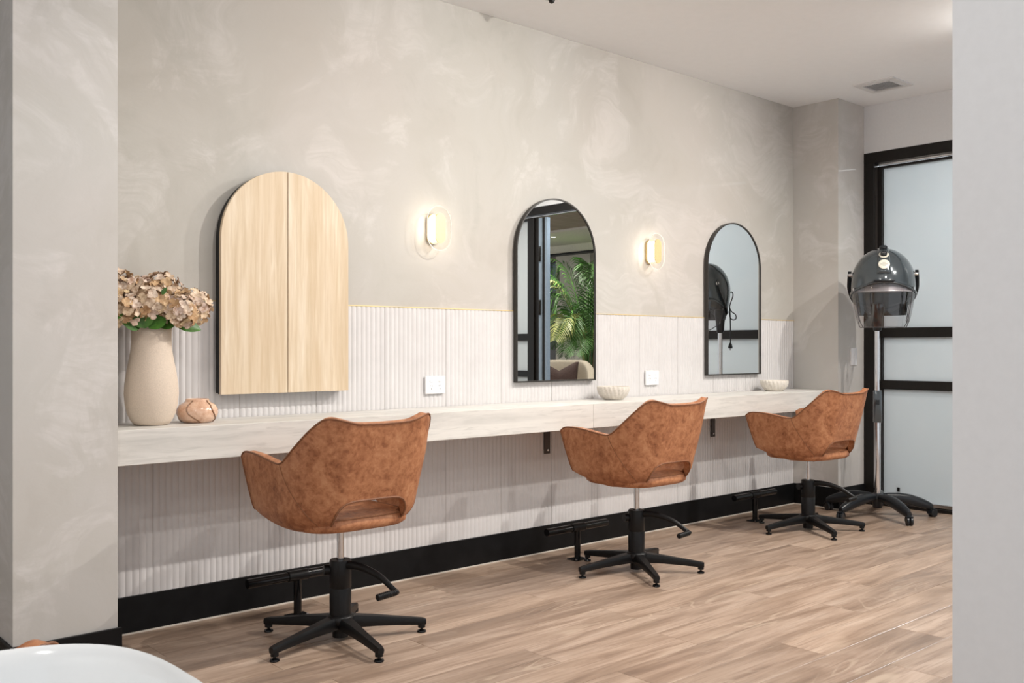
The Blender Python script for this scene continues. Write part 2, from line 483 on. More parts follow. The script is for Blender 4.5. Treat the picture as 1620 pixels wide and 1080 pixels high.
def tube(path, radius, seg=8, closed=False, flat=1.0):
    """sweep a circle (or ellipse) along a path; radius number or list"""
    path = [Vector(p) for p in path]; n = len(path)
    rad = radius if isinstance(radius, (list, tuple)) else [radius] * n
    vs, fs = [], []
    t0 = (path[1] - path[0]).normalized()
    ref = Vector((0, 0, 1)) if abs(t0.z) < 0.9 else Vector((1, 0, 0))
    nrm = (ref - t0 * ref.dot(t0)).normalized(); prev = t0
    for i in range(n):
        if closed: t = (path[(i + 1) % n] - path[(i - 1) % n]).normalized()
        elif i == 0: t = t0
        elif i == n - 1: t = (path[-1] - path[-2]).normalized()
        else: t = (path[i + 1] - path[i - 1]).normalized()
        q = prev.rotation_difference(t); nrm = q @ nrm
        nrm = (nrm - t * nrm.dot(t)).normalized(); prev = t
        bn = t.cross(nrm)
        for k in range(seg):
            a = 2 * PI * k / seg
            vs.append(path[i] + nrm * (rad[i] * math.cos(a)) + bn * (rad[i] * flat * math.sin(a)))
    rng = n if closed else n - 1
    for i in range(rng):
        j = (i + 1) % n
        for k in range(seg):
            k2 = (k + 1) % seg
            fs.append((i * seg + k, i * seg + k2, j * seg + k2, j * seg + k))
    if not closed:
        fs.append(tuple(reversed(range(seg)))); fs.append(tuple((n - 1) * seg + k for k in range(seg)))
    return vs, fs

def tube_obj(name, path, radius, mat, parent=None, seg=8, closed=False, flat=1.0, smooth=40):
    vs, fs = tube(path, radius, seg, closed, flat)
    o = link(name, mesh(name, vs, fs), mat, parent); autosmooth(o, smooth); return o

def prism(outline, y0, y1):
    """outline in (x,z), extruded along y"""
    n = len(outline)
    vs = [(x, y0, z) for x, z in outline] + [(x, y1, z) for x, z in outline]
    fs = [tuple(range(n)), tuple(reversed(range(n, 2 * n)))]
    fs += [(i, i + n, (i + 1) % n + n, (i + 1) % n) for i in range(n)]
    return vs, fs

def ring_prism(outer, inner, y0, y1):
    n = len(outer)
    vs = [(x, y0, z) for x, z in outer] + [(x, y0, z) for x, z in inner] + [(x, y1, z) for x, z in outer] + [(x, y1, z) for x, z in inner]
    fs = []
    for i in range(n):
        j = (i + 1) % n
        fs += [(i, j, n + j, n + i), (2 * n + i, 3 * n + i, 3 * n + j, 2 * n + j),
               (i, 2 * n + i, 2 * n + j, j), (n + i, n + j, 3 * n + j, 3 * n + i)]
    return vs, fs

def prism_obj(name, vf, mat, parent=None, smooth=30):
    me = fix_normals(mesh(name, *vf)); o = link(name, me, mat, parent); autosmooth(o, smooth); return o

def arch(x0, x1, z0, z1, n=28):
    r = (x1 - x0) / 2; cx = (x0 + x1) / 2; zc = z1 - r
    pts = [(x0, z0), (x1, z0)]
    for i in range(n + 1):
        a = PI * i / n
        pts.append((cx + r * math.cos(a), zc + r * math.sin(a)))
    return pts

def stadium(cx, cz, w, hgt, n=16):
    r = w / 2; pts = []
    for i in range(n + 1):
        a = PI * i / n; pts.append((cx + r * math.cos(a), cz + hgt / 2 - r + r * math.sin(a)))
    for i in range(n + 1):
        a = PI + PI * i / n; pts.append((cx + r * math.cos(a), cz - hgt / 2 + r + r * math.sin(a)))
    return pts

def copy_tree(o, parent=None):
    c = o.copy(); col.objects.link(c); c.parent = parent
    for ch in list(o.children): copy_tree(ch, c)
    return c

# ================================================================== STRUCTURE
# floor: sub-base with planks as parts
fl = struct('floor', 'pale limed oak plank floor of the salon', 'floor', -0.52, XW + 0.12, -0.95, 4.8, -0.06, -0.0085, 'floor')
PW, PL = 0.196, 1.32
pm_cache = {}
def plank_mesh(L, W):
    key = (round(L, 3), round(W, 3))
    if key not in pm_cache:
        gx = 0.0006; c = 0.0011
        bm = bmesh.new()
        x0, x1, y0, y1 = gx, L - gx, gx, W - gx
        vs = [(x0, y0, -0.0085), (x1, y0, -0.0085), (x1, y1, -0.0085), (x0, y1, -0.0085),
              (x0, y0, -c * 0.5), (x1, y0, -c * 0.5), (x1, y1, -c * 0.5), (x0, y1, -c * 0.5),
              (x0 + c, y0 + c, 0), (x1 - c, y0 + c, 0), (x1 - c, y1 - c, 0), (x0 + c, y1 - c, 0)]
        vv = [bm.verts.new(v) for v in vs]
        for f in ((0, 1, 5, 4), (1, 2, 6, 5), (2, 3, 7, 6), (3, 0, 4, 7), (4, 5, 9, 8), (5, 6, 10, 9), (6, 7, 11, 10), (7, 4, 8, 11), (8, 9, 10, 11)):
            bm.faces.new([vv[i] for i in f])
        me = from_bm(bm, 'plank'); me.materials.append(M['floor']); pm_cache[key] = me
    return pm_cache[key]
FX0, FX1, FY0, FY1 = -0.5, XW + 0.03, -0.9, D
y = FY1; row = 0
while y > FY0:
    y -= PW
    off = (row * 0.47 + (0.13 if row % 3 == 1 else 0)) % 1.0
    x = FX0 - off * PL
    while x < FX1:
        a, b = max(x, FX0), min(x + PL, FX1)
        if b - a > 0.06:
            o = bpy.data.objects.new('plank', plank_mesh(b - a, PW)); col.objects.link(o)
            o.location = (a, y, 0); o.parent = fl
        x += PL
    row += 1

ce = struct('ceiling', 'flat white painted plasterboard ceiling over the salon', 'ceiling', -3.0, XW + 0.1, -3.2, 4.8, CEIL, CEIL + 0.1, 'ceiling')

wb_ = struct('wall_back', 'limewashed beige plaster wall behind the long counter', 'wall', NX0 + 0.02, XW + 0.10, D, D + 0.16, 0.0, CEIL - 0.0005, 'plaster')
# fluted tile panels
FP = 0.3675; NF = 14; PITCH = FP / NF; TZ0, TZ1 = 0.146, 1.314
def flute_mesh(width, z0, z1, phase=0.0):
    pts = []
    gap = 0.0012
    nfl = int(round(width / PITCH)); p = (width - 2 * gap) / max(1, nfl)
    prof = [(0.0, 0.0), (0.08, 0.0018), (0.2, 0.0040), (0.36, 0.0058), (0.5, 0.0063), (0.64, 0.0058), (0.8, 0.0040), (0.92, 0.0018)]
    for i in range(max(1, nfl)):
        for u, d in prof: pts.append((gap + (i + u) * p, -0.0015 - d * 0.6))
    pts.append((width - gap, -0.0015))
    n = len(pts); vs = []; fs = []
    for x, yy in pts: vs += [(x, yy, z0), (x, yy, z1)]
    for i in range(n - 1): fs.append((2 * i, 2 * i + 2, 2 * i + 3, 2 * i + 1))
    b0 = len(vs)
    vs += [(pts[0][0], -0.0002, z0), (pts[0][0], -0.0002, z1), (pts[-1][0], -0.0002, z0), (pts[-1][0], -0.0002, z1)]
    fs += [(b0, 0, 1, b0 + 1), (2 * n - 2, b0 + 2, b0 + 3, 2 * n - 1)]
    fs.append(tuple([b0 + 1] + [2 * i + 1 for i in range(n)] + [b0 + 3]))
    fs.append(tuple(reversed([b0] + [2 * i for i in range(n)] + [b0 + 2])))
    me = fix_normals(mesh('fluted_panel', vs, fs)); me.materials.append(M['tile'])
    for q in me.polygons: q.use_smooth = True
    me.set_sharp_from_angle(angle=math.radians(28))
    return me
edges = [NX1] + [1.444 + FP * k for k in range(13)] + [XC]
full = flute_mesh(FP, TZ0, TZ1)
for i in range(len(edges) - 1):
    w = edges[i + 1] - edges[i]
    me = full if abs(w - FP) < 1e-4 else flute_mesh(w, TZ0, TZ1)
    o = bpy.data.objects.new('fluted_panel', me); col.objects.link(o); o.location = (edges[i], D, 0); o.parent = wb_
struct('trim_1', 'thin brass strip capping the fluted wall panels', 'trim', NX1, XC, D - 0.0065, D, TZ1, TZ1 + 0.004, 'brass')

struct('wall_left', 'pale plaster nib wall standing forward at the left', 'wall', NX0, NX1, NY, 4.8, 0, CEIL - 0.0005, 'plaster_nib')
struct('wall_corner', 'beige plaster corner column beside the glass door', 'wall', XC, XW + 0.10, YC, D + 0.02, 0, CEIL - 0.0007, 'plaster_nib')
struct('wall_near', 'plain white wall end at the right edge', 'wall', 1.573, 1.75, -1.6, 0.687, 0, CEIL - 0.0005, 'white_paint')
struct('wall_fill_block', 'unseen white wall added left of the camera to hold back fill light', 'wall', -1.6, -1.5, -0.95, 4.7, 0, CEIL - 0.0005, 'white_paint')  # added out of view to keep open-side world light off the near wall
struct('wall_recess', 'plain plaster wall at the back of the left recess', 'wall', -3.0, NX0, 4.7, 4.8, 0, CEIL - 0.0005, 'plaster_nib')

# black skirtings with a pale sealant bead
def skirting(name, label, x0, x1, y0, y1, z1=0.146, bead=None):
    o = struct(name, label, 'skirting', x0, x1, y0, y1, 0.0, z1, 'black_base', bev=0.0015)
    if bead: box('sealant_bead', *bead, 'caulk', o)
    return o
skirting('baseboard_back', 'tall black skirting under the fluted wall', NX1, XC, D - 0.014, D, 0.146, (NX1, XC, D - 0.0195, D - 0.0138, 0.0, 0.0055))
skirting('baseboard_corner', 'black skirting on the side of the corner column', XC - 0.014, XC, YC - 0.014, D - 0.014, 0.146, (XC - 0.0195, XC - 0.0138, YC - 0.0195, D - 0.0195, 0.0, 0.0055))
skirting('baseboard_front', 'black skirting on the front of the corner column', XC - 0.0, XW - 0.002, YC - 0.014, YC, 0.146)
skirting('baseboard_left', 'black skirting along the pale nib wall', NX0 - 0.012, NX1 + 0.012, NY - 0.012, NY, 0.144)
skirting('baseboard_recess', 'black skirting on the hidden side of the nib wall', NX0 - 0.012, NX0, NY, 4.7, 0.144)

# ---------------------------------------------------------------- far wall and glass doors
XG = XW + 0.065
struct('wall_right', 'white wall strip above the dark glass door frame', 'wall', XW, XW + 0.14, -3.2, YC, 2.513, CEIL - 0.0006, 'white_paint')
def door(name, label, y0, y1, jamb_hi=False, jamb_lo=False):
    """glazed leaf between y0 and y1 with three frosted panes"""
    d = empty(name, (0, 0, 0)); tag(d, label, 'door', kind='structure')
    lo = y0 + (0.14 if jamb_lo else 0.05); hi = y1 - (0.035 if jamb_hi else 0.05)
    if jamb_lo: box('stile', XW + 0.005, XG + 0.03, y0, lo, 0.05, 2.415, 'black_frame', d, bev=0.002)
    else: box('stile', XG - 0.025, XG + 0.03, y0, lo, 0.05, 2.415, 'black_frame', d, bev=0.002)
    box('stile', XG - 0.025, XG + 0.03, hi, y1, 0.05, 2.415, 'black_frame', d, bev=0.002)
    box('rail', XG - 0.028, XG + 0.03, lo, hi, 1.193, 1.262, 'black_frame', d, bev=0.002)
    box('rail', XG - 0.028, XG + 0.03, lo, hi, 0.827, 0.890, 'black_frame', d, bev=0.002)
    box('rail', XG - 0.025, XG + 0.03, lo, hi, 2.398, 2.415, 'black_frame', d)
    for z0, z1 in ((0.05, 0.827), (0.890, 1.193), (1.262, 2.398)):
        box('pane', XG, XG + 0.010, lo - 0.006, hi + 0.006, z0 - 0.004, z1 + 0.004, 'frosted', d)
    return d
d1 = door('door_1', 'frosted glass door panel with two dark rails behind the hood dryer', 2.02, YC - 0.080, jamb_hi=True)
lk = box('lock', XG - 0.006, XG + 0.016, 3.205, 3.222, 0.105, 0.135, 'black_frame', d1)
box('bottom_rail', XG - 0.02, XG + 0.03, 2.02, YC - 0.080, 0.022, 0.05, 'chrome', d1, bev=0.003)
d2 = door('door_2', 'narrow frosted door leaf seen only in the middle mirror', -0.86, 0.62)
# widen the near stile of the second leaf and add its folded edge with hinges
box('stile', XG - 0.045, XG + 0.03, 0.478, 0.57, 0.05, 2.415, 'black_frame', d2, bev=0.002)
fr = empty('door_3'); tag(fr, 'dark bronze frame around the wide glass door opening', 'door frame', kind='structure')
box('frame_header', XW - 0.006, XW + 0.10, -0.95, YC - 0.0005, 2.435, 2.513, 'black_frame', fr, bev=0.002)
box('header_track', XW + 0.03, XW + 0.055, -0.86, YC - 0.085, 2.420, 2.4352, 'chrome', fr)
box('frame_jamb', XW - 0.006, XW + 0.10, YC - 0.080, YC - 0.001, 0.0, 2.435, 'black_frame', fr, bev=0.002)
box('jamb_lining', XW + 0.010, XW + 0.038, YC - 0.0835, YC - 0.080, 0.05, 2.42, 'steel_bracket', fr)
box('frame_jamb', XW - 0.006, XW + 0.10, -0.95, -0.865, 0.0, 2.435, 'black_frame', fr, bev=0.002)
box('threshold', XW + 0.012, XW + 0.115, -0.865, YC - 0.081, -0.004, 0.022, 'black_frame', fr, bev=0.002)
lf = empty('door_4'); tag(lf, 'daylight-tinted grey edge of an opened door leaf with black hinges', 'door', kind='structure')
box('leaf', XW + 0.075, XW + 0.115, 0.60, 0.645, 0.03, 2.41, 'daylit_edge', lf, bev=0.002)
box('leaf', XW + 0.03, XW + 0.075, 0.632, 0.678, 0.03, 2.41, 'daylit_edge', lf, bev=0.002)
box('leaf', XW + 0.035, XW + 0.08, 0.715, 0.745, 0.03, 2.41, 'daylit_edge', lf, bev=0.002)
box('seal', XW + 0.04, XW + 0.09, 0.679, 0.714, 0.03, 2.41, 'black_frame', lf)
for z in (2.05, 1.52, 0.45):
    h_ = lathe_obj('hinge', [(0.011, -0.075), (0.013, -0.07), (0.013, -0.02), (0.011, -0.018), (0.013, 0.0), (0.013, 0.07), (0.011, 0.075)], 'black_frame', lf, seg=12, loc=(XW + 0.02, 0.655, z))

# ---------------------------------------------------------------- lounge beyond the doors
struct('floor_lounge', 'grey carpet floor of the lounge beyond the doors', 'floor', XW + 0.12, 13.2, -7.5, 6.0, -0.06, -0.001, 'lounge_floor')
struct('ceiling_lounge', 'timber lined ceiling over the lounge entry', 'ceiling', XW + 0.14, 9.2, -7.5, 2.3, 2.75, 2.85, 'timber')
struct('ceiling_cream', 'cream painted ceiling deeper in the lounge', 'ceiling', 9.2, 10.6, -7.5, 2.3, 2.72, 2.82, 'lounge_cream')
struct('trim_2', 'cream bulkhead with a dark shadow line in the lounge', 'bulkhead', 10.45, 10.6, -7.5, 2.3, 2.60, 2.7195, 'lounge_cream')
struct('shadow_strip', 'dark strip standing in for the shadow line under the cream bulkhead', 'trim', 10.43, 10.6, -7.5, 2.3, 2.575, 2.6, 'black_frame')  # shade under the bulkhead put in as a dark strip
struct('ceiling_far', 'darker timber ceiling at the far end of the lounge', 'ceiling', 10.6, 13.2, -7.5, 2.3, 2.74, 2.84, 'timber')
struct('wall_lounge', 'taupe wall at the far end of the lounge', 'wall', 12.4, 12.6, -7.5, 0.5, 0, 2.74, 'lounge_wall')
struct('wall_side', 'cream wall return beside the palm in the lounge', 'wall', 11.3, 12.4, -4.1, -3.3, 0, 2.739, 'lounge_cream')
lv = empty('window_1', (12.36, -4.9, 2.55)); tag(lv, 'blue-grey louvred high window band on the lounge wall', 'window', kind='structure')
for k in range(4):
    box('louvre_pane', -0.03, 0.03, -1.85 + k * 0.75, -1.13 + k * 0.75, -0.14, 0.14, 'louvre', lv, bev=0.003)
box('window_sill', -0.05, 0.035, -1.9, 1.2, -0.22, -0.15, 'vent', lv)
struct('trim_4', 'slate band under the lounge window', 'trim', 12.35, 12.4, -6.9, -3.6, 2.18, 2.30, 'louvre')

# ================================================================== CEILING FITTINGS AND LIGHTS
def downlight(x, y, z, label, watts=SPOT_W, spread=172, group='ceiling downlights', aim=None, color=SPOT_COL):
    e = empty('downlight', (x, y, z)); tag(e, label, 'downlight', group)
    vs, fs = lathe([(0.034, -0.001), (0.036, -0.006), (0.044, -0.005), (0.047, -0.0002)], 28, cap=False)
    o = link('trim_ring', mesh('trim_ring', vs, fs), 'vent', e, smooth=True)
    lathe_obj('lens', [(0.034, -0.0028), (0.034, -0.0012)], 'lamp', e, seg=28)
    l = bpy.data.lights.new('downlight_beam', 'SPOT'); l.energy = watts; l.color = color
    l.spot_size = math.radians(spread); l.spot_blend = 0.5; l.shadow_soft_size = 0.022
    lo = bpy.data.objects.new('downlight_beam', l); col.objects.link(lo); lo.parent = e; lo.location = (0, 0, -0.012)
    if aim:
        l.spot_blend = 1.0
        lo.rotation_mode = 'QUATERNION'
        lo.rotation_quaternion = (Vector(aim) - Vector((x, y, z))).to_track_quat('-Z', 'Y')
    return e
downlight(1.90, 1.82, CEIL, 'ceiling downlight in front of the arched wooden cabinet', SPOT_W * 0.40)
downlight(3.57, 1.82, CEIL, 'ceiling downlight in front of the middle mirror', SPOT_W * 1.12, 144, aim=(1.3, D, 0.8))
downlight(5.30, 1.82, CEIL, 'ceiling downlight in front of the mirror nearest the door', SPOT_W * 1.28, 142, aim=(3.4, D, 0.8))
downlight(3.40, 1.10, CEIL, 'ceiling downlight above the middle of the salon floor', SPOT_W * 0.30)
downlight(5.35, 1.12, CEIL, 'added ceiling downlight brightening the frosted door and corner column', SPOT_W * 0.95)  # added lamp, lifts the dim door, column and floor at far right
downlight(3.40, -0.28, CEIL, 'ceiling downlight behind the white wall end', SPOT_W * 0.30)
downlight(-0.40, 0.60, CEIL, 'unseen ceiling downlight over the wash basin, boosted to brighten nearby walls', SPOT_W * 0.42)  # unseen lamp, strength raised to lighten the near wall and nib
downlight(9.55, -2.35, 2.72, 'small lit downlight on the cream lounge ceiling', SPOT_W * 0.8, 150, None)
downlight(8.3, 2.1, 2.75, 'cool unseen lamp added in the lounge to make the frosted glass glow', SPOT_W * 2.6, 150, None, aim=(XG, 2.8, 0.6), color=(0.84, 0.93, 1.0))  # added lamp giving the back of the frosted glass a bluish glow
downlight(8.1, -0.3, 2.75, 'unseen downlight added to the timber ceiling to brighten the lounge', SPOT_W * 0.8, 150, None)  # added lamp, lightens the lounge seen in the mirror

# air vent
v = empty('ceiling_vent', (5.985, 3.068, CEIL)); tag(v, 'square white air vent set in the ceiling near the door', 'air vent')
vs, fs = ring_prism([(-.138, -.138), (.138, -.138), (.138, .138), (-.138, .138)], [(-.10, -.10), (.10, -.10), (.10, .10), (-.10, .10)], -0.008, 0.0)
vs = [(x, z, yy) for x, yy, z in vs]
prism_obj('vent_frame', (vs, fs), 'vent', v)
vs, fs = ring_prism([(-.10, -.10), (.10, -.10), (.10, .10), (-.10, .10)], [(-.093, -.093), (.093, -.093), (.093, .093), (-.093, .093)], -0.013, -0.001)
vs = [(x, z, yy) for x, yy, z in vs]
prism_obj('inner_rim', (vs, fs), 'vent', v)
for k in range(15):
    yy = -0.0905 + k * 0.01285
    bm = bmesh.new(); bm_box(bm, -0.093, 0.093, -0.005, 0.005, -0.0006, 0.0006, Matrix.Translation((0, yy, -0.006)) @ Matrix.Rotation(math.radians(40), 4, 'X'))
    link('slat', from_bm(bm, 'slat'), 'vent_core', v)
box('vent_core', -0.096, 0.096, -0.096, 0.096, -0.0015, -0.0003, 'vent_core', v)

sd = empty('ceiling_sensor', (3.262, 3.385, CEIL)); tag(sd, 'small white ceiling sensor with a dark eye at the top edge', 'sensor')
lathe_obj('housing', [(0.030, -0.012), (0.038, -0.008), (0.042, -0.0002)], 'vent', sd, seg=28)
lathe_obj('eye', [(0.004, -0.032), (0.012, -0.028), (0.016, -0.018), (0.016, -0.012)], 'black_frame', sd, seg=20)

# ================================================================== COUNTER
ct = empty('vanity_counter', (0, 0, 0)); tag(ct, 'long pale travertine-look floating counter along the fluted wall', 'counter')
box('slab', NX1 + 0.0005, 3.617, CY, D - 0.0085, CB, CT, 'stone', ct, bev=0.0015)
box('slab', 3.6175, XC - 0.0005, CY, D - 0.0085, CB, CT, 'stone', ct, bev=0.0015)
for bx_ in (2.08, 3.605, 5.10):
    bm = bmesh.new()
    bm_box(bm, bx_ - 0.02, bx_ + 0.02, D - 0.017, D - 0.0095, 0.540, CB - 0.0005)
    bm_box(bm, bx_ - 0.02, bx_ + 0.02, D - 0.26, D - 0.017, CB - 0.0085, CB - 0.0005)
    link('bracket', from_bm(bm, 'bracket'), 'steel_bracket', ct)
    lathe_obj('bolt', [(0.006, 0), (0.006, 0.004), (0.003, 0.0055)], 'chrome', ct, seg=10, loc=(bx_, D - 0.017, 0.56), rot=(PI / 2, 0, 0))

# ================================================================== ARCHED CABINET
CX0, CX1, CZ0, CZ1, CYF = 1.700, 2.306, 0.927, 1.880, 3.722
cab = empty('arched_cabinet', ((CX0 + CX1) / 2, D, CZ0)); tag(cab, 'arched pale oak wall cabinet with two doors and a black body', 'cabinet')
hw = (CX1 - CX0) / 2; hh = CZ1 - CZ0
dep = D - 0.0085 - CYF
prism_obj('body', prism(arch(-hw + 0.004, hw - 0.004, 0.004, hh - 0.004), -0.0086 - dep + 0.021, -0.0086), 'cab_body', cab)
prism_obj('body_edge', ring_prism(arch(-hw + 0.001, hw - 0.001, 0.001, hh - 0.001), arch(-hw + 0.012, hw - 0.012, 0.012, hh - 0.012), -0.0086 - dep + 0.019, -0.0086 - dep + 0.034), 'cab_body', cab)
def half_arch(side):
    pts = []
    r = hw; zc = hh - r; gap = 0.0022; n = 24
    xs = gap * side
    pts.append((xs, 0.0)); pts.append((side * hw, 0.0))
    for i in range(n + 1):
        a = (PI / 2) * i / n
        x = r * math.cos(a); z = zc + r * math.sin(a)
        pts.append((side * max(x, gap), z))
    return pts
for s in (-1, 1):
    prism_obj('door', prism(half_arch(s), -0.0086 - dep, -0.0086 - dep + 0.0185), 'oak', cab)

# ================================================================== MIRRORS
def mirror(x0, x1, z0, z1, label):
    e = empty('arched_mirror', ((x0 + x1) / 2, D, z0)); tag(e, label, 'mirror', 'arched wall mirrors')
    w = (x1 - x0) / 2; H = z1 - z0
    prism_obj('frame', ring_prism(arch(-w, w, 0, H, 40), arch(-w + 0.0075, w - 0.0075, 0.0075, H - 0.0075, 40), -0.034, -0.0086), 'mirror_frame', e)
    prism_obj('back_panel', prism(arch(-w + 0.006, w - 0.006, 0.006, H - 0.006, 40), -0.020, -0.0088), 'cab_body', e)
    prism_obj('mirror_glass', prism(arch(-w + 0.0072, w - 0.0072, 0.0072, H - 0.0072, 40), -0.0285, -0.0205), 'mirror', e)
    return e
mirror(3.362, 3.972, 0.935, 1.942, 'black framed arched mirror reflecting the palm and armchair')
mirror(5.018, 5.618, 0.941, 1.952, 'black framed arched mirror reflecting the hood dryer')

# ================================================================== SCONCES
def sconce(x, z, label):
    e = empty('wall_sconce', (x, D, z)); tag(e, label, 'wall lamp', 'brass wall sconces')
    prism_obj('back_plate', prism(stadium(0, 0, 0.066, 0.146), -0.018, -0.0005), 'brass', e)
    prism_obj('light_body', prism(stadium(0, 0, 0.056, 0.120), -0.060, -0.018), 'sconce_light', e)
    d = prism_obj('acrylic_disc', prism(stadium(0, 0, 0.145, 0.216, 24), -0.0685, -0.0605), 'acrylic', e)
    tube_obj('lit_edge', [(x_, -0.0645, z_) for x_, z_ in stadium(0, 0, 0.1455, 0.2165, 24)], 0.0022, 'acrylic_edge', d, seg=6, closed=True)
    prism_obj('front_cap', prism(stadium(0, 0, 0.062, 0.146), -0.0745, -0.0687), 'brass', e)
    return e
sconce(2.826, 1.706, 'lit brass and acrylic wall sconce between the oak cabinet and the mirror')
sconce(4.474, 1.704, 'lit brass and acrylic wall sconce between the two arched mirrors')

# ================================================================== POWER POINTS, SWITCH
def outlet(x, z, label):
    e = empty('power_outlet', (x, D - 0.0083, z)); tag(e, label, 'power outlet', 'double power outlets')
    box('face_plate', -0.060, 0.060, -0.0125, 0, -0.044, 0.044, 'white_plastic', e, bev=0.003, seg=2)
    for s in (-1, 1):
        box('rocker', s * 0.027 - 0.010, s * 0.027 + 0.010, -0.0165, -0.0125, 0.014, 0.024, 'white_plastic', e, bev=0.0015)
        for dx, dz, a in ((-0.0065, -0.004, 25), (0.0065, -0.004, -25), (0, -0.019, 0)):
            bm = bmesh.new(); bm_box(bm, -0.0012, 0.0012, -0.0131, -0.0124, -0.0042, 0.0042, Matrix.Translation((s * 0.027 + dx, 0, dz)) @ Matrix.Rotation(math.radians(a), 4, 'Y'))
            link('pin_slot', from_bm(bm, 'pin_slot'), 'slot', e)
outlet(2.836, 0.937, 'white double power outlet right of the wooden cabinet')
outlet(4.487, 0.938, 'white double power outlet between the two mirrors')
sw = empty('light_switch', (6.275, YC, 1.057)); tag(sw, 'white light switch on the corner column', 'light switch')
box('face_plate', -0.040, 0.040, -0.010, -0.0002, -0.060, 0.060, 'white_plastic', sw, bev=0.002, seg=2)
box('rocker', -0.010, 0.010, -0.014, -0.010, -0.018, 0.018, 'white_plastic', sw, bev=0.0015)

# ================================================================== VASE, FLOWERS, JAR, BOWLS
VX, VY = 1.372, 3.615
va = empty('ceramic_vase', (VX, VY, CT)); tag(va, 'tall sandy ceramic vase holding dried hydrangeas', 'vase')
prof = [(0.052, 0.0), (0.063, 0.003), (0.075, 0.018), (0.087, 0.045), (0.095, 0.080), (0.0985, 0.118), (0.0965, 0.155), (0.090, 0.200), (0.081, 0.245), (0.0745, 0.285), (0.0725, 0.320), (0.0728, 0.350), (0.0735, 0.367),
        (0.0710, 0.369), (0.0690, 0.366), (0.066, 0.330), (0.066, 0.29)]
lathe_obj('body', prof, 'vase', va, seg=56, smooth=60)
lathe_obj('inside', [(0.0655, 0.288), (0.0655, 0.292)], 'soil', va, seg=32)

def floret_mesh(seed):
    rnd = random.Random(seed); vs, fs = [], []
    for k in range(4):
        a = PI / 2 * k + rnd.uniform(-0.15, 0.15); L = 0.0215 * rnd.uniform(0.86, 1.14); W = 0.0100 * rnd.uniform(0.9, 1.15)
        lift = rnd.uniform(-0.002, 0.012)
        rows = [(0.001, 0.002, 0.0), (L * 0.35, W * 0.85, 0.002), (L * 0.72, W, 0.003 + lift * 0.5), (L, W * 0.45, lift)]
        b0 = len(vs)
        for i, (r, w, z) in enumerate(rows):
            for u in (-1, 0, 1):
                x, y_ = r - (0.0025 if u and i == 3 else 0), u * w
                vs.append((x * math.cos(a) - y_ * math.sin(a), x * math.sin(a) + y_ * math.cos(a), z + (0.0028 if u else 0) * (i > 0)))
        for i in range(3):
            for u in range(2):
                p = b0 + i * 3 + u; fs.append((p, p + 1, p + 4, p + 3))
    me = mesh('floret', vs, fs); me.materials.append(M['petal'])
    for p in me.polygons: p.use_smooth = True
    return me
florets = [floret_mesh(i) for i in range(6)]
def leaf_mesh(L, W, bend=0.3, name='leaf', n=8):
    vs, fs = [], []
    for i in range(n + 1):
        t = i / n; w = W * (math.sin(PI * t ** 0.8) ** 0.8 if 0 < t < 1 else 0.02)
        z = -bend * L * t * t
        for u in (-1, -0.5, 0, 0.5, 1):
            vs.append((L * t, u * w, z + abs(u) * w * 0.22))
    for i in range(n):
        for u in range(4):
            p = i * 5 + u; fs.append((p, p + 1, p + 6, p + 5))
    me = mesh(name, vs, fs)
    for p in me.polygons: p.use_smooth = True
    return me
heads = [((1.255, 3.66, 1.345), 0.076, 'hydrangea head highest at the left against the nib wall'),
         ((1.330, 3.545, 1.292), 0.078, 'dried hydrangea head at the front centre of the vase'),
         ((1.430, 3.665, 1.338), 0.076, 'hydrangea head at the back right of the bunch'),
         ((1.512, 3.595, 1.278), 0.076, 'rightmost dried hydrangea head leaning over the counter'),
         ((1.442, 3.525, 1.252), 0.066, 'low front hydrangea head above the drooping leaf'),
         ((1.245, 3.550, 1.262), 0.074, 'low left hydrangea head beside the nib wall'),
         ((1.365, 3.70, 1.330), 0.068, 'hydrangea head behind the centre of the bunch')]
up = Vector((0, 0, 1))
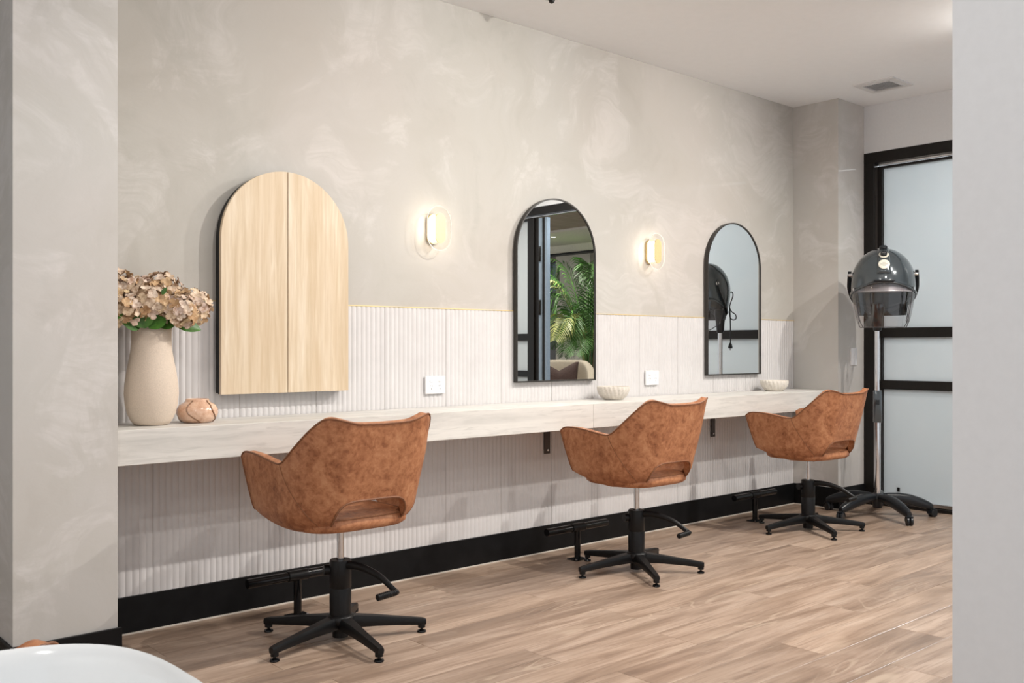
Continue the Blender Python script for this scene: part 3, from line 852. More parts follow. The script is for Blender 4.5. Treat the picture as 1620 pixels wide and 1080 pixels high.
for hi, (c, r, lab) in enumerate(heads):
    c = Vector(c); e = empty('hydrangea', c); tag(e, lab, 'flower', 'dried hydrangeas in the vase')
    base = Vector((VX + (c.x - VX) * 0.2, VY + (c.y - VY) * 0.25, CT + 0.30))
    axis = (c - Vector((VX, VY, CT + 0.20))).normalized()
    tube_obj('stem', [p - c for p in catmull([base, base.lerp(c, 0.5) + Vector((0, 0, 0.01)), c - axis * 0.01], 5)], 0.003, 'stem', e, seg=6)
    nF = 52
    for k in range(nF):
        zz = 1 - 1.62 * (k + 0.5) / nF; ph = k * 2.399963 + hi
        rr = math.sqrt(max(0, 1 - zz * zz))
        dloc = Vector((rr * math.cos(ph), rr * math.sin(ph), zz))
        q = up.rotation_difference(axis)
        dirv = q @ dloc
        pos = dirv * (r * random.uniform(0.86, 1.04)); pos.z *= 0.88
        o = bpy.data.objects.new('floret', florets[(k + hi) % 6]); col.objects.link(o); o.parent = e
        o.location = pos
        jit = Vector((random.uniform(-.35, .35), random.uniform(-.35, .35), random.uniform(-.35, .35)))
        o.rotation_mode = 'QUATERNION'
        o.rotation_quaternion = up.rotation_difference((dirv + jit).normalized()) @ Quaternion((0, 0, 1), random.uniform(0, 6.28))
    tv, tf = lathe([(r * 0.72 * math.cos(a), r * 0.64 * math.sin(a)) for a in [-PI / 2 + 0.05 + (PI - 0.1) * i / 6 for i in range(7)]], 10)
    me = mesh('flower_core', tv, tf); link('flower_core', me, 'petal', e, smooth=True)
    # leaves that belong to this stem
    leaves = {3: [((1.415, 3.530, 1.222), (0.93, -0.10, -0.22), 0.120, 0.034, 0.12)],
              1: [((1.330, 3.530, 1.192), (0.62, -0.10, 0.62), 0.090, 0.036, 0.0), ((1.318, 3.530, 1.192), (-0.25, -0.10, 0.80), 0.082, 0.036, 0.0)],
              5: [((1.30, 3.540, 1.192), (-0.75, -0.10, 0.42), 0.090, 0.030, 0.1), ((1.225, 3.50, 1.245), (-0.95, -0.1, -0.25), 0.075, 0.022, 0.1)],
              4: [((1.375, 3.535, 1.195), (0.85, -0.10, 0.50), 0.075, 0.026, 0.1)],
              2: [((1.352, 3.462, 1.315), (0.35, -0.3, 0.75), 0.032, 0.009, 0.1)]}
    for p, dv, L, W, bd in leaves.get(hi, []):
        dv = Vector(dv).normalized(); tocam = Vector((-0.33, -0.80, 0.50))
        nn = (tocam - dv * tocam.dot(dv)).normalized(); side = dv.cross(nn)
        mt = Matrix((dv, -side, nn)).transposed().to_4x4()
        o = link('leaf', leaf_mesh(L, W, bd), 'leaf', e)
        o.matrix_local = Matrix.Translation(Vector(p) - c) @ mt

JX, JY = 1.553, 3.618
ja = empty('terracotta_jar', (JX, JY, CT)); tag(ja, 'small glossy pink-terracotta jar with curved brown lines', 'jar')
jp = [(0.045, 0.0), (0.055, 0.002), (0.071, 0.016), (0.0795, 0.036), (0.0785, 0.052), (0.069, 0.069), (0.052, 0.079), (0.0455, 0.084), (0.0445, 0.091), (0.042, 0.093), (0.039, 0.090), (0.039, 0.075)]
lathe_obj('body', jp, 'jar', ja, seg=48, smooth=70)
def jar_r(z):
    for (r0, z0), (r1, z1) in zip(jp[:9], jp[1:10]):
        if z0 <= z <= z1 and z1 > z0: return r0 + (r1 - r0) * (z - z0) / (z1 - z0)
    return 0.045
for a0, sgn in ((-2.35, 1), (-1.05, 1), (0.6, 1), (2.2, 1)):
    path = []
    for i in range(18):
        t = i / 17; z = 0.004 + 0.084 * t
        a = a0 + 0.35 * (1 - t) ** 2 * 1.6 - 0.42 * math.sin(PI * t) * 0.6
        rr = jar_r(z) + 0.0004
        path.append((rr * math.cos(a), rr * math.sin(a), z))
    tube_obj('brown_line', path, 0.0029, 'jar_line', ja, seg=6)

def bowl(x, y_, R, H, mat, label, ribs=22):
    e = empty('ribbed_bowl', (x, y_, CT)); tag(e, label, 'bowl', 'ribbed bowls on the counter')
    pr = [(0.52 * R, 0), (0.60 * R, 0.004), (0.76 * R, 0.20 * H), (0.90 * R, 0.45 * H), (0.98 * R, 0.72 * H), (0.99 * R, 0.93 * H), (0.96 * R, 1.0 * H), (0.90 * R, 0.99 * H),
          (0.86 * R, 0.70 * H), (0.76 * R, 0.40 * H), (0.55 * R, 0.16 * H)]
    def md(a, i, r):
        k = 0.0 if i in (0,) else (0.085 if 2 <= i <= 6 else 0.02)
        return r * (1 - k + k * abs(math.cos(ribs * (a + 0.06 * min(i, 6)) / 2)) ** 0.7 * 1.0)
    vs, fs = lathe(pr, ribs * 6, md)
    o = link('body', mesh('bowl_body', vs, fs), mat, e); autosmooth(o, 60)
bowl(3.990, 3.640, 0.094, 0.076, 'bowl', 'ribbed stone bowl beside the middle mirror')
bowl(5.600, 3.640, 0.096, 0.074, 'bowl2', 'paler ribbed bowl beside the mirror reflecting the dryer')

# ================================================================== SALON CHAIRS
def lerp_table(tab, x):
    if x <= tab[0][0]: return tab[0][1]
    for i in range(len(tab) - 1):
        (x0, y0), (x1, y1) = tab[i], tab[i + 1]
        if x <= x1:
            t = (x - x0) / (x1 - x0)
            m0 = (tab[i + 1][1] - tab[i - 1][1]) / (tab[i + 1][0] - tab[i - 1][0]) * (x1 - x0) if i > 0 else (y1 - y0)
            m1 = (tab[i + 2][1] - tab[i][1]) / (tab[i + 2][0] - tab[i][0]) * (x1 - x0) if i + 2 < len(tab) else (y1 - y0)
            return (2 * t ** 3 - 3 * t * t + 1) * y0 + (t ** 3 - 2 * t * t + t) * m0 + (-2 * t ** 3 + 3 * t * t) * y1 + (t ** 3 - t * t) * m1
    return tab[-1][1]
RIM = [(0, .846), (.12, .850), (.22, .865), (.275, .872), (.32, .866), (.38, .832), (.46, .772), (.53, .722), (.57, .706), (.61, .704), (.68, .711), (.80, .723), (.90, .727), (.96, .722), (1.0, .704)]
SB1, SB2 = .124, .558
def zbot(s):
    base = .440 if s < .55 else .440 + .066 * ((s - .55) / .45) ** 1.1
    if s < .232: base = .440 + .128 * (1 - (s / .232) ** 5) ** 0.42
    return base
def shell_pt(s, z, inset=0.0):
    """outer surface of the tub at perimeter s in [-1,1] and height z"""
    a = abs(s); sg = 1 if s >= 0 else -1
    k = (z - .50) / .37
    w = .274 + .022 * min(1, max(0, (z - .50) / .22)); b = .222 + .085 * max(-0.1, k); r = .185
    f = .190 + .068 * min(1.0, max(0, (z - .51) / .20)) ** 0.8
    zl = .440
    t = (z - zl) / .085
    ins = 0.0
    if t < 1: ins = .105 * (1 - math.sqrt(max(0, 1 - (1 - max(0, t)) ** 2)))
    ins += inset
    w -= ins; b -= ins; f -= ins * 0.45; rr = max(.06, r - ins * 0.8)
    if a <= SB1: x, y_ = (w - rr) * a / SB1, -b
    elif a <= SB2:
        th = (a - SB1) / (SB2 - SB1) * PI / 2
        x, y_ = w - rr + rr * math.sin(th), -b + rr - rr * math.cos(th)
    else:
        t2 = (a - SB2) / (1 - SB2); x = w; y_ = -b + rr + (f + b - rr) * t2
        x -= .012 * t2 ** 3
    return Vector((sg * x, y_, z))
def make_chair():
    root = empty('salon_chair')
    ss = [i / 40 for i in range(41)]
    ss = sorted(set([0, .03, .06, .09, .124, .15, .17, .19, .205, .216, .224, .229, .232] + [.232 + (1 - .232) * i / 38 for i in range(39)]))
    S = [-s for s in reversed(ss[1:])] + ss
    NR = 20; vs, fs = [], []
    for s in S:
        a = abs(s); zb = zbot(a); zt = lerp_table(RIM, a)
        for j in range(NR + 1):
            vs.append(shell_pt(s, zb + (zt - zb) * (j / NR) ** 1.25))
    nc = NR + 1
    for i in range(len(S) - 1):
        for j in range(NR):
            fs.append((i * nc + j, (i + 1) * nc + j, (i + 1) * nc + j + 1, i * nc + j + 1))
    me = mesh('shell', vs, fs)
    sh = link('shell', me, 'leather', root, smooth=True)
    md = sh.modifiers.new('thick', 'SOLIDIFY'); md.thickness = 0.030; md.offset = -1; md.use_even_offset = False
    bv = sh.modifiers.new('soft', 'BEVEL'); bv.width = 0.008; bv.segments = 3; bv.limit_method = 'ANGLE'; bv.angle_limit = math.radians(50)
    # piping: up the front of one arm, along the rim, down the other
    n_ = lambda p: p
    path = []
    for j in range(0, 15):
        z = zbot(1) + (lerp_table(RIM, 1) - zbot(1)) * j / 15; path.append(shell_pt(-1, z))
    for s in [-1 + 2 * i / 150 for i in range(151)]: path.append(shell_pt(s, lerp_table(RIM, abs(s))))
    for j in range(14, -1, -1):
        z = zbot(1) + (lerp_table(RIM, 1) - zbot(1)) * j / 15; path.append(shell_pt(1, z))
    tube_obj('piping', path, 0.0036, 'piping', root, seg=6)
    path = [shell_pt(s, zbot(abs(s))) for s in [-.232 + .464 * i / 80 for i in range(81)]]
    # denser ends near the vertical edges of the notch
    ends = [shell_pt(-.2319, z) for z in (.440, .455, .470, .485)]
    e2 = [shell_pt(.2319, z) for z in (.485, .470, .455, .440)]
    tube_obj('piping', ends + path[1:-1] + e2, 0.0042, 'piping', root, seg=6)
    for sg in (-1, 1):
        pts = []
        for i in range(25):
            t = i / 24; s = .575 - .30 * t ** 1.15; z = .700 - .245 * t
            pts.append(shell_pt(sg * s, z) )
        tube_obj('seam', pts, 0.0017, 'piping', root, seg=6)
    # seat cushion: rounded slab
    vs, fs = [], []
    rings = [(.80, .446), (.93, .450), (.99, .460), (1.0, .474), (.992, .486), (.965, .495), (.89, .500), (.5, .506), (.1, .507)]
    ns = 48
    for k, z in rings:
        for i in range(ns):
            a = 2 * PI * i / ns; c_, s_ = math.cos(a), math.sin(a)
            px_ = .226 * math.copysign(abs(c_) ** .55, c_); py_ = .205 * math.copysign(abs(s_) ** .55, s_)
            vs.append((px_ * k, .002 + py_ * k, z))
    for i in range(len(rings) - 1):
        for k in range(ns):
            k2 = (k + 1) % ns; fs.append((i * ns + k, i * ns + k2, (i + 1) * ns + k2, (i + 1) * ns + k))
    fs.append(tuple(reversed(range(ns)))); fs.append(tuple((len(rings) - 1) * ns + k for k in range(ns)))
    o = link('seat_cushion', mesh('seat_cushion', vs, fs), 'leather', root); autosmooth(o, 50)
    tube_obj('cushion_seam', [Vector(vs[5 * ns + i]) + Vector((0, 0, 0.0005)) for i in range(ns)], 0.0022, 'piping', o, seg=6, closed=True)
    # pedestal
    lathe_obj('swivel_plate', [(0.030, 0.424), (0.052, 0.428), (0.075, 0.440), (0.075, 0.447)], 'black_steel', root, seg=28)
    lathe_obj('gas_rod', [(0.0135, 0.29), (0.0135, 0.43)], 'chrome', root, seg=24)
    lathe_obj('pump_cylinder', [(0.041, 0.085), (0.0415, 0.20), (0.0405, 0.202), (0.0415, 0.204), (0.0415, 0.303), (0.039, 0.308), (0.018, 0.308), (0.016, 0.306)], 'black_steel', root, seg=36)
    pv = tube_obj('pivot_boss', [(-0.030, 0.028, 0.268), (-0.052, 0.036, 0.268)], 0.020, 'black_steel', root, seg=18)
    lathe_obj('hub_ring', [(0.030, 0.012), (0.031, 0.060), (0.050, 0.066), (0.056, 0.074), (0.056, 0.088), (0.050, 0.096), (0.042, 0.099)], 'black_steel', root, seg=36)
    la = math.radians(-75); lx, ly = math.cos(la), math.sin(la)
    ctrl = [(0.034, .290), (0.075, .293), (0.13, .288), (0.20, .268), (0.262, .232), (0.283, .222)]
    path = catmull([(lx * r, ly * r, z) for r, z in ctrl], 6)
    lev = tube_obj('pump_lever', path, [0.0170 - 0.0075 * i / (len(path) - 1) for i in range(len(path))], 'black_steel', root, seg=10, flat=0.75)
    ex, ey, ez = lx * .283, ly * .283, .222
    gp = [(ex + 0.006, ey, ez + .001), (ex + 0.004, ey, ez)]
    for i in range(25): gp.append((ex - 0.004 - 0.082 * i / 24, ey, ez - 0.0008 * i / 3))
    rr = [0.007, 0.0095] + [0.0122 + (0.0010 if i % 2 else -0.0003) for i in range(25)]
    tube_obj('lever_grip', gp, rr, 'black_steel', lev, seg=14, smooth=30)
    # star base: five tapering legs
    prof = [(0.025, .050, .094, .0300), (0.06, .047, .092, .0270), (0.14, .044, .082, .0215), (0.22, .039, .070, .0180), (0.292, .033, .060, .0155), (0.318, .030, .056, .0150), (0.334, .031, .052, .0125)]
    vs, fs = [], []
    for x, z0, z1, w in prof:
        vs += [(x, -w * .8, z0), (x, w * .8, z0), (x, w, z0 + (z1 - z0) * .6), (x, w * .72, z1), (x, -w * .72, z1), (x, -w, z0 + (z1 - z0) * .6)]
    for i in range(len(prof) - 1):
        for k in range(6):
            k2 = (k + 1) % 6; fs.append((i * 6 + k, (i + 1) * 6 + k, (i + 1) * 6 + k2, i * 6 + k2))
    fs.append((5, 4, 3, 2, 1, 0)); fs.append(tuple((len(prof) - 1) * 6 + k for k in range(6)))
    b0 = len(vs)
    bvs, bfs = lathe([(0.0150, .019), (0.0150, .034)], 12)
    vs += [(x + .318, y_, z) for x, y_, z in bvs]; fs += [tuple(b0 + k for k in f) for f in bfs]
    lm = fix_normals(mesh('leg', vs, fs)); lm.materials.append(M['black_steel'])
    gv, gf = lathe([(0.0165, 0.0), (0.0185, 0.003), (0.0165, 0.008), (0.008, 0.011), (0.0055, 0.012), (0.0055, 0.022)], 18)
    gm = mesh('foot_glide', gv, gf); gm.materials.append(M['gloss_black'])
    for k in range(5):
        o = link('leg', lm, None, root, rot=(0, 0, 2 * PI * k / 5)); autosmooth(o, 40)
        f = link('foot_glide', gm, None, o, loc=(.318, 0, 0)); autosmooth(f, 40)
    return root
chair0 = make_chair()
CH = [((1.930, 3.172), 0, -24, 'tan leather salon chair in front of the arched wooden cabinet'),
      ((3.636, 3.160), 1, 22, 'tan leather salon chair in front of the middle mirror'),
      ((5.248, 3.172), -1, 22, 'tan leather salon chair nearest the hood dryer')]
chairs = [chair0, copy_tree(chair0), copy_tree(chair0)]
for c, (xy, rz, ph, lab) in zip(chairs, CH):
    c.location = (xy[0], xy[1], 0); c.rotation_euler = (0, 0, math.radians(rz)); tag(c, lab, 'chair', 'tan salon chairs')
    for k, lg in enumerate([o for o in c.children if o.name.startswith('leg')]):
        lg.rotation_euler = (0, 0, math.radians(ph - rz + 72 * k))

# ================================================================== FOOTRESTS
def footrest(x, y_, label):
    e = empty('foot_rest', (x, y_, 0)); tag(e, label, 'foot rest', 'black floor-mounted foot rests')
    box('base_plate', -0.045, 0.045, -0.035, 0.035, 0.0003, 0.006, 'gloss_black', e, bev=0.0015)
    lathe_obj('post', [(0.0165, 0.006), (0.0165, 0.155)], 'gloss_black', e, seg=24)
    def hx(x0, x1, r): return [(x0, 0, .170), (x1, 0, .170)], r
    tube_obj('foot_bar', [(-0.226, 0, .170), (0.226, 0, .170)], 0.0190, 'gloss_black', e, seg=24)
    tube_obj('bar_sleeve', [(-0.045, 0, .170), (0.045, 0, .170)], 0.0225, 'black_steel', e, seg=24)
    for s in (-1, 1):
        lathe_obj('bolt', [(0.006, 0.006), (0.006, 0.010), (0.003, 0.011)], 'chrome', e, seg=8, loc=(s * 0.033, -0.024, 0))
footrest(1.965, 3.568, 'black T-bar foot rest behind the chair at the wooden cabinet')
footrest(3.601, 3.540, 'black T-bar foot rest in front of the middle mirror')
footrest(5.255, 3.560, 'black T-bar foot rest nearest the far corner')

# ================================================================== HOOD DRYER
DX, DY = 6.028, 3.128
dr = empty('hood_dryer', (DX, DY, 0), math.atan2(-0.49, -0.872) - PI / 2)    # local +y faces the room
tag(dr, 'graphite hood hair dryer on a chrome pole with five castors', 'hair dryer')
rzD = dr.rotation_euler.z
lathe_obj('hub', [(0.026, 0.055), (0.030, 0.060), (0.032, 0.100), (0.046, 0.120), (0.044, 0.142), (0.030, 0.152), (0.024, 0.153)], 'dry_black', dr, seg=32)
lathe_obj('pole', [(0.0215, 0.150), (0.0215, 0.64)], 'chrome', dr, seg=28)
lathe_obj('pole', [(0.0178, 0.62), (0.0178, 1.262)], 'chrome', dr, seg=28)
cl = box('height_clamp', -0.027, 0.027, -0.027, 0.030, 0.623, 0.836, 'dry_shell', dr, bev=0.006, seg=2)
box('clamp_knob', -0.012, 0.012, 0.030, 0.046, 0.745, 0.775, 'dry_black', cl, bev=0.003)
# arched legs with twin-wheel castors
prof = [(0.022, .126, .022, .022), (0.07, .128, .026, .028), (0.14, .124, .030, .034), (0.21, .112, .030, .036), (0.28, .092, .027, .034), (0.33, .075, .022, .027), (0.352, .067, .016, .019)]
vs, fs = [], []
NSEG = 12
for x, zc, w, hgt in prof:
    for k in range(NSEG):
        a = 2 * PI * k / NSEG; c_, s_ = math.cos(a), math.sin(a)
        vs.append((x, w * math.copysign(abs(c_) ** .7, c_), zc + hgt * math.copysign(abs(s_) ** .8, s_)))
for i in range(len(prof) - 1):
    for k in range(NSEG):
        k2 = (k + 1) % NSEG; fs.append((i * NSEG + k, (i + 1) * NSEG + k, (i + 1) * NSEG + k2, i * NSEG + k2))
fs.append(tuple(reversed(range(NSEG)))); fs.append(tuple((len(prof) - 1) * NSEG + k for k in range(NSEG)))
legm = fix_normals(mesh('leg', vs, fs)); legm.materials.append(M['dry_black'])
def castor_mesh():
    vs, fs = [], []
    def add(v2, f2, tf):
        b0 = len(vs); vs.extend([tuple(tf @ Vector(v)) for v in v2]); fs.extend([tuple(b0 + k for k in f) for f in f2])
    wv, wf = lathe([(0.010, -0.0085), (0.024, -0.0085), (0.0275, -0.005), (0.0275, 0.005), (0.024, 0.0085), (0.010, 0.0085)], 24)
    for s in (-1, 1): add(wv, wf, Matrix.Translation((0.012, s * 0.0115, 0.0275)) @ Matrix.Rotation(PI / 2, 4, 'X'))
    hv, hf = lathe([(0.013, 0.030), (0.0155, 0.034), (0.0155, 0.058), (0.011, 0.062)], 16)
    add(hv, hf, Matrix.Identity(4))
    # mudguard over the wheels
    gv, gf = [], []
    for i in range(9):
        a = math.radians(60 + 130 * i / 8)
        for r in (0.0285, 0.0320):
            for yy in (-0.021, 0.021): gv.append((0.012 + r * math.cos(a), yy, 0.0275 + r * math.sin(a)))
    for i in range(8):
        p = i * 4; q = p + 4
        gf += [(p, q, q + 1, p + 1), (p + 2, p + 3, q + 3, q + 2), (p, p + 2, q + 2, q), (p + 1, q + 1, q + 3, p + 3)]
    gf += [(0, 1, 3, 2), (32, 34, 35, 33)]
    add(gv, gf, Matrix.Identity(4))
    me = fix_normals(mesh('castor', vs, fs)); me.materials.append(M['dry_black']); return me
cm = castor_mesh()
for k, cast in zip(range(5), (-20, 30, 80, 150, 20)):
    a = math.radians(-120 + 72 * k) - rzD
    o = link('leg', legm, None, dr, rot=(0, 0, a)); autosmooth(o, 50)
    c2 = link('castor', cm, None, o, loc=(0.345, 0, 0), rot=(0, 0, math.radians(cast))); autosmooth(c2, 40)
# hood (axis offset in front of the pole)
HY = 0.135
WT = [(1.250, .140), (1.262, .150), (1.30, .166), (1.36, .180), (1.42, .190), (1.48, .197), (1.54, .199), (1.60, .192), (1.655, .172), (1.70, .144), (1.735, .108), (1.758, .068), (1.768, .030), (1.770, .004)]
def wz(z): return lerp_table(WT, z)
def hood_pt(ang, z, off=0.0):
    """ang 0 = front (+y)"""
    a = wz(z) + off; dpt = a * (1.02 if math.cos(ang) > 0 else 0.98)
    return Vector((a * math.sin(ang), HY + dpt * math.cos(ang) - (z - 1.25) * 0.06, z))
def brim(ang): # lower edge of the opaque shell
    c_ = math.cos(ang)
    return 1.478 + 0.060 * max(0, c_) ** 2 - 0.10 * max(0, -c_)
NA, NZ = 64, 22
def dome(off, lift=0.0):
    vs, fs = [], []
    for i in range(NA):
        a = 2 * PI * i / NA; zb = brim(a) + lift
        for j in range(NZ + 1):
            t = j / NZ; z = zb + (1.770 - zb) * math.sin(t * PI / 2)
            vs.append(hood_pt(a, min(z, 1.7699), off))
    for i in range(NA):
        i2 = (i + 1) % NA
        for j in range(NZ):
            fs.append((i * (NZ + 1) + j, i * (NZ + 1) + j + 1, i2 * (NZ + 1) + j + 1, i2 * (NZ + 1) + j))
    return vs, fs
me = fix_normals(mesh('hood_shell', *dome(0.0))); hs = link('hood_shell', me, 'dry_shell', dr, smooth=True)
md = hs.modifiers.new('thick', 'SOLIDIFY'); md.thickness = 0.006; md.offset = -1
tube_obj('brim_band', [hood_pt(2 * PI * i / NA, brim(2 * PI * i / NA), 0.001) for i in range(NA)], 0.0065, 'dry_shell', hs, seg=8, closed=True)
vs, fs = [], []
for i in range(NA):
    a = 2 * PI * i / NA
    for r, dz in ((0.985, 0.0), (0.90, 0.045), (0.6, 0.085), (0.05, 0.105)):
        p = hood_pt(a, 1.49); c0 = Vector((0, HY - 0.015, p.z)); q = c0 + (p - c0) * r; vs.append((q.x, q.y, 1.48 + dz))
for i in range(NA):
    i2 = (i + 1) % NA
    for j in range(3): fs.append((i * 4 + j, i * 4 + j + 1, i2 * 4 + j + 1, i2 * 4 + j))
link('inner_diffuser', fix_normals(mesh('inner_diffuser', vs, fs)), 'dry_inner', dr, smooth=True)
for rr_ in (0.05, 0.085, 0.12, 0.15):
    tube_obj('diffuser_ring', [(rr_ * math.cos(2 * PI * i / 40), HY - 0.015 + rr_ * math.sin(2 * PI * i / 40), 1.582 - rr_ * 0.42) for i in range(40)], 0.003, 'dry_black', dr, seg=6, closed=True)
# transparent visor round the front
vs, fs = [], []
A0 = math.radians(118); nv = 44; nzv = 16
for i in range(nv + 1):
    a = -A0 + 2 * A0 * i / nv
    zb = 1.252 + 0.10 * max(0, -math.cos(a)); zt = brim(a) - 0.004
    for j in range(nzv + 1): vs.append(hood_pt(a, zb + (zt - zb) * (j / nzv), -0.004))
for i in range(nv):
    for j in range(nzv):
        p = i * (nzv + 1) + j; fs.append((p, p + nzv + 1, p + nzv + 2, p + 1))
vi = link('visor', fix_normals(mesh('visor', vs, fs)), 'visor', dr, smooth=True)
tube_obj('visor_lip', [hood_pt(-A0 + 2 * A0 * i / nv, 1.252 + 0.10 * max(0, -math.cos(-A0 + 2 * A0 * i / nv)), -0.004) for i in range(nv + 1)], 0.0030, 'smoke_edge', vi, seg=6)
for ad in (-118, -62, 62, 118):
    ar = math.radians(ad); zb_ = 1.252 + 0.10 * max(0, -math.cos(ar)); zt_ = brim(ar) - 0.006
    tube_obj('visor_rib', [hood_pt(ar, zb_ + (zt_ - zb_) * i / 12, -0.003) for i in range(13)], 0.0024, 'smoke_edge', dr, seg=6)
# opaque rear skirt and neck
vs, fs = [], []
for i in range(21):
    a = math.radians(122 + 116 * i / 20)
    for j in range(6):
        zt = brim(a); z = zt - (zt - 1.335) * j / 5; vs.append(hood_pt(a, z, -0.006))
for i in range(20):
    for j in range(5):
        p = i * 6 + j; fs.append((p, p + 6, p + 7, p + 1))
rs = link('rear_skirt', fix_normals(mesh('rear_skirt', vs, fs)), 'dry_black', dr, smooth=True)
md = rs.modifiers.new('thick', 'SOLIDIFY'); md.thickness = 0.004
lathe_obj('neck', [(0.020, 1.232), (0.026, 1.238), (0.029, 1.262), (0.034, 1.32), (0.046, 1.38), (0.044, 1.41), (0.02, 1.42)], 'dry_black', dr, seg=28)
for s in (-1, 1):
    path = catmull([(s * 0.028, 0.0, 1.36), (s * 0.10 - 0.015, -0.01, 1.385), (s * 0.172 - 0.03, 0.02, 1.43), (s * 0.2045 - 0.03, 0.065, 1.50), (s * 0.2085 - 0.03, 0.09, 1.56), (s * 0.2050 - 0.03, 0.108, 1.625)], 6)
    fk = tube_obj('fork_arm', path, [0.018 - 0.006 * i / (len(path) - 1) for i in range(len(path))], 'dry_black', dr, seg=10, flat=0.45)
    tube_obj('pivot_bolt', [(s * 0.190 - 0.03, 0.105, 1.600), (s * 0.213 - 0.03, 0.105, 1.600)], 0.013, 'chrome', fk, seg=16)
# control strip over the crown with dials and badge
vs, fs = [], []
zs = [1.595 + (1.7695 - 1.595) * math.sin(PI / 2 * i / 14) for i in range(15)]
for z in zs:
    hw_ = 0.036 + 0.008 * (1.77 - z) / 0.17
    c_ = hood_pt(0, z, 0.0); nrm = (hood_pt(0, min(1.769, z + 0.004)) - hood_pt(0, z - 0.004)); nrm = Vector((0, nrm.z, -nrm.y)).normalized()
    base = c_ - nrm * 0.006
    for u, hgt in ((-1, -0.012), (-0.9, 0.008), (-0.6, 0.0135), (0, 0.0150), (0.6, 0.0135), (0.9, 0.008), (1, -0.012)):
        p = base + nrm * hgt; vs.append((u * hw_, p.y, p.z))
for i in range(len(zs) - 1):
    for u in range(6):
        p = i * 7 + u; fs.append((p, p + 1, p + 8, p + 7))
fs.append(tuple(range(7)))
cs = link('control_strip', fix_normals(mesh('control_strip', vs, fs)), 'dry_shell', dr, smooth=True)
def on_strip(z, name, prof, mat, parent, seg=24):
    c_ = hood_pt(0, z); nrm = (hood_pt(0, min(1.769, z + 0.003)) - hood_pt(0, z - 0.003)); nrm = Vector((0, nrm.z, -nrm.y)).normalized()
    o = lathe_obj(name, prof, mat, parent, seg=seg)
    o.rotation_mode = 'QUATERNION'; o.rotation_quaternion = Vector((0, 0, 1)).rotation_difference(nrm); o.location = c_ + nrm * 0.0085
    return o
bd = on_strip(1.648, 'badge', [(0.0345, 0), (0.0345, 0.002), (0.033, 0.003)], 'badge', cs, 32)
for zz, w_ in ((0.0, 0.024), (0.010, 0.010), (-0.010, 0.010)):
    box('badge_mark', -w_, w_, zz - 0.0016, zz + 0.0016, 0.0028, 0.0036, 'badge_mark', bd)
dl = on_strip(1.710, 'dial', [(0.030, 0), (0.030, 0.003), (0.024, 0.004), (0.0185, 0.004), (0.0175, 0.016), (0.015, 0.018)], 'badge', cs, 28)
kb = lathe_obj('dial_knob', [(0.0205, 0.0045), (0.0205, 0.018), (0.018, 0.020)], 'dry_black', dl, seg=24)
box('pointer', -0.014, 0.014, 0.004, 0.009, 0.0195, 0.022, 'chrome', dl)
k2 = on_strip(1.756, 'dial', [(0.024, -0.004), (0.024, 0.012), (0.021, 0.015)], 'dry_black', cs, 24)
# latch at the front of the brim
lt = catmull([hood_pt(math.radians(a), 1.545, 0.004 + 0.012 * math.cos(math.radians(a * 4.5))) for a in (-17, -10, 0, 10, 17)], 5)
tube_obj('visor_latch', lt, 0.008, 'dry_black', dr, seg=10)
for s in (-1, 1):
    p = hood_pt(math.radians(62) * s, 1.500, 0.003); q = hood_pt(math.radians(62) * s, 1.500, 0.010)
    tube_obj('visor_screw', [p, q], 0.010, 'chrome', dr, seg=14)
# power cord looped at the back, plug hanging
cp = [(0.010, -0.060, 1.52), (0.012, -0.085, 1.55), (0.010, -0.100, 1.52), (0.0, -0.078, 1.44), (0.0, -0.092, 1.40), (0.006, -0.122, 1.375), (0.004, -0.128, 1.345), (0.0, -0.105, 1.335), (-0.006, -0.082, 1.36), (-0.004, -0.080, 1.43), (0.002, -0.080, 1.38), (0.004, -0.082, 1.28), (0.002, -0.084, 1.18), (0.0, -0.083, 1.155)]
tube_obj('power_cord', catmull(cp, 8), 0.0042, 'dry_black', dr, seg=8)
pg = lathe_obj('plug', [(0.006, 0.0), (0.012, -0.010), (0.017, -0.030), (0.017, -0.042)], 'dry_black', dr, seg=16, loc=(0, -0.083, 1.157))
for s in (-1, 1): box('pin', s * 0.006 - 0.001, s * 0.006 + 0.001, -0.003, 0.003, -0.058, -0.042, 'chrome', pg)

for o_ in dr.children:
    if o_.name.split('.')[0] in ('hood_shell', 'inner_diffuser', 'diffuser_ring', 'visor', 'rear_skirt', 'control_strip', 'visor_latch', 'visor_screw', 'visor_rib'):
        o_.location.x -= 0.030
# ================================================================== WASH UNIT (near left)
BX, BY = 0.19, 1.03
ba = empty('wash_basin', (BX, BY, 0), math.radians(0)); tag(ba, 'white glazed hair-wash basin at the near left corner', 'basin')
def basin_profile():
    return [(0.30, 0.0), (0.62, 0.03), (0.83, 0.09), (0.95, 0.17), (1.0, 0.225), (1.005, 0.245), (0.985, 0.258), (0.955, 0.254), (0.93, 0.235), (0.86, 0.15), (0.65, 0.08), (0.2, 0.05)]
vs, fs = [], []
nb = 64; pf = basin_profile()
for k, z in pf:
    for i in range(nb):
        a = 2 * PI * i / nb; c_, s_ = math.cos(a), math.sin(a)
        x_ = 0.255 * math.copysign(abs(c_) ** .62, c_); y__ = 0.265 * math.copysign(abs(s_) ** .62, s_)
        vs.append((x_ * k, y__ * k, 0.492 + z))
for i in range(len(pf) - 1):
    for k in range(nb):
        k2_ = (k + 1) % nb; fs.append((i * nb + k, i * nb + k2_, (i + 1) * nb + k2_, (i + 1) * nb + k))
fs.append(tuple(reversed(range(nb)))); fs.append(tuple((len(pf) - 1) * nb + k for k in range(nb)))
o = link('bowl', mesh('basin_bowl', vs, fs), 'ceramic', ba); autosmooth(o, 70)
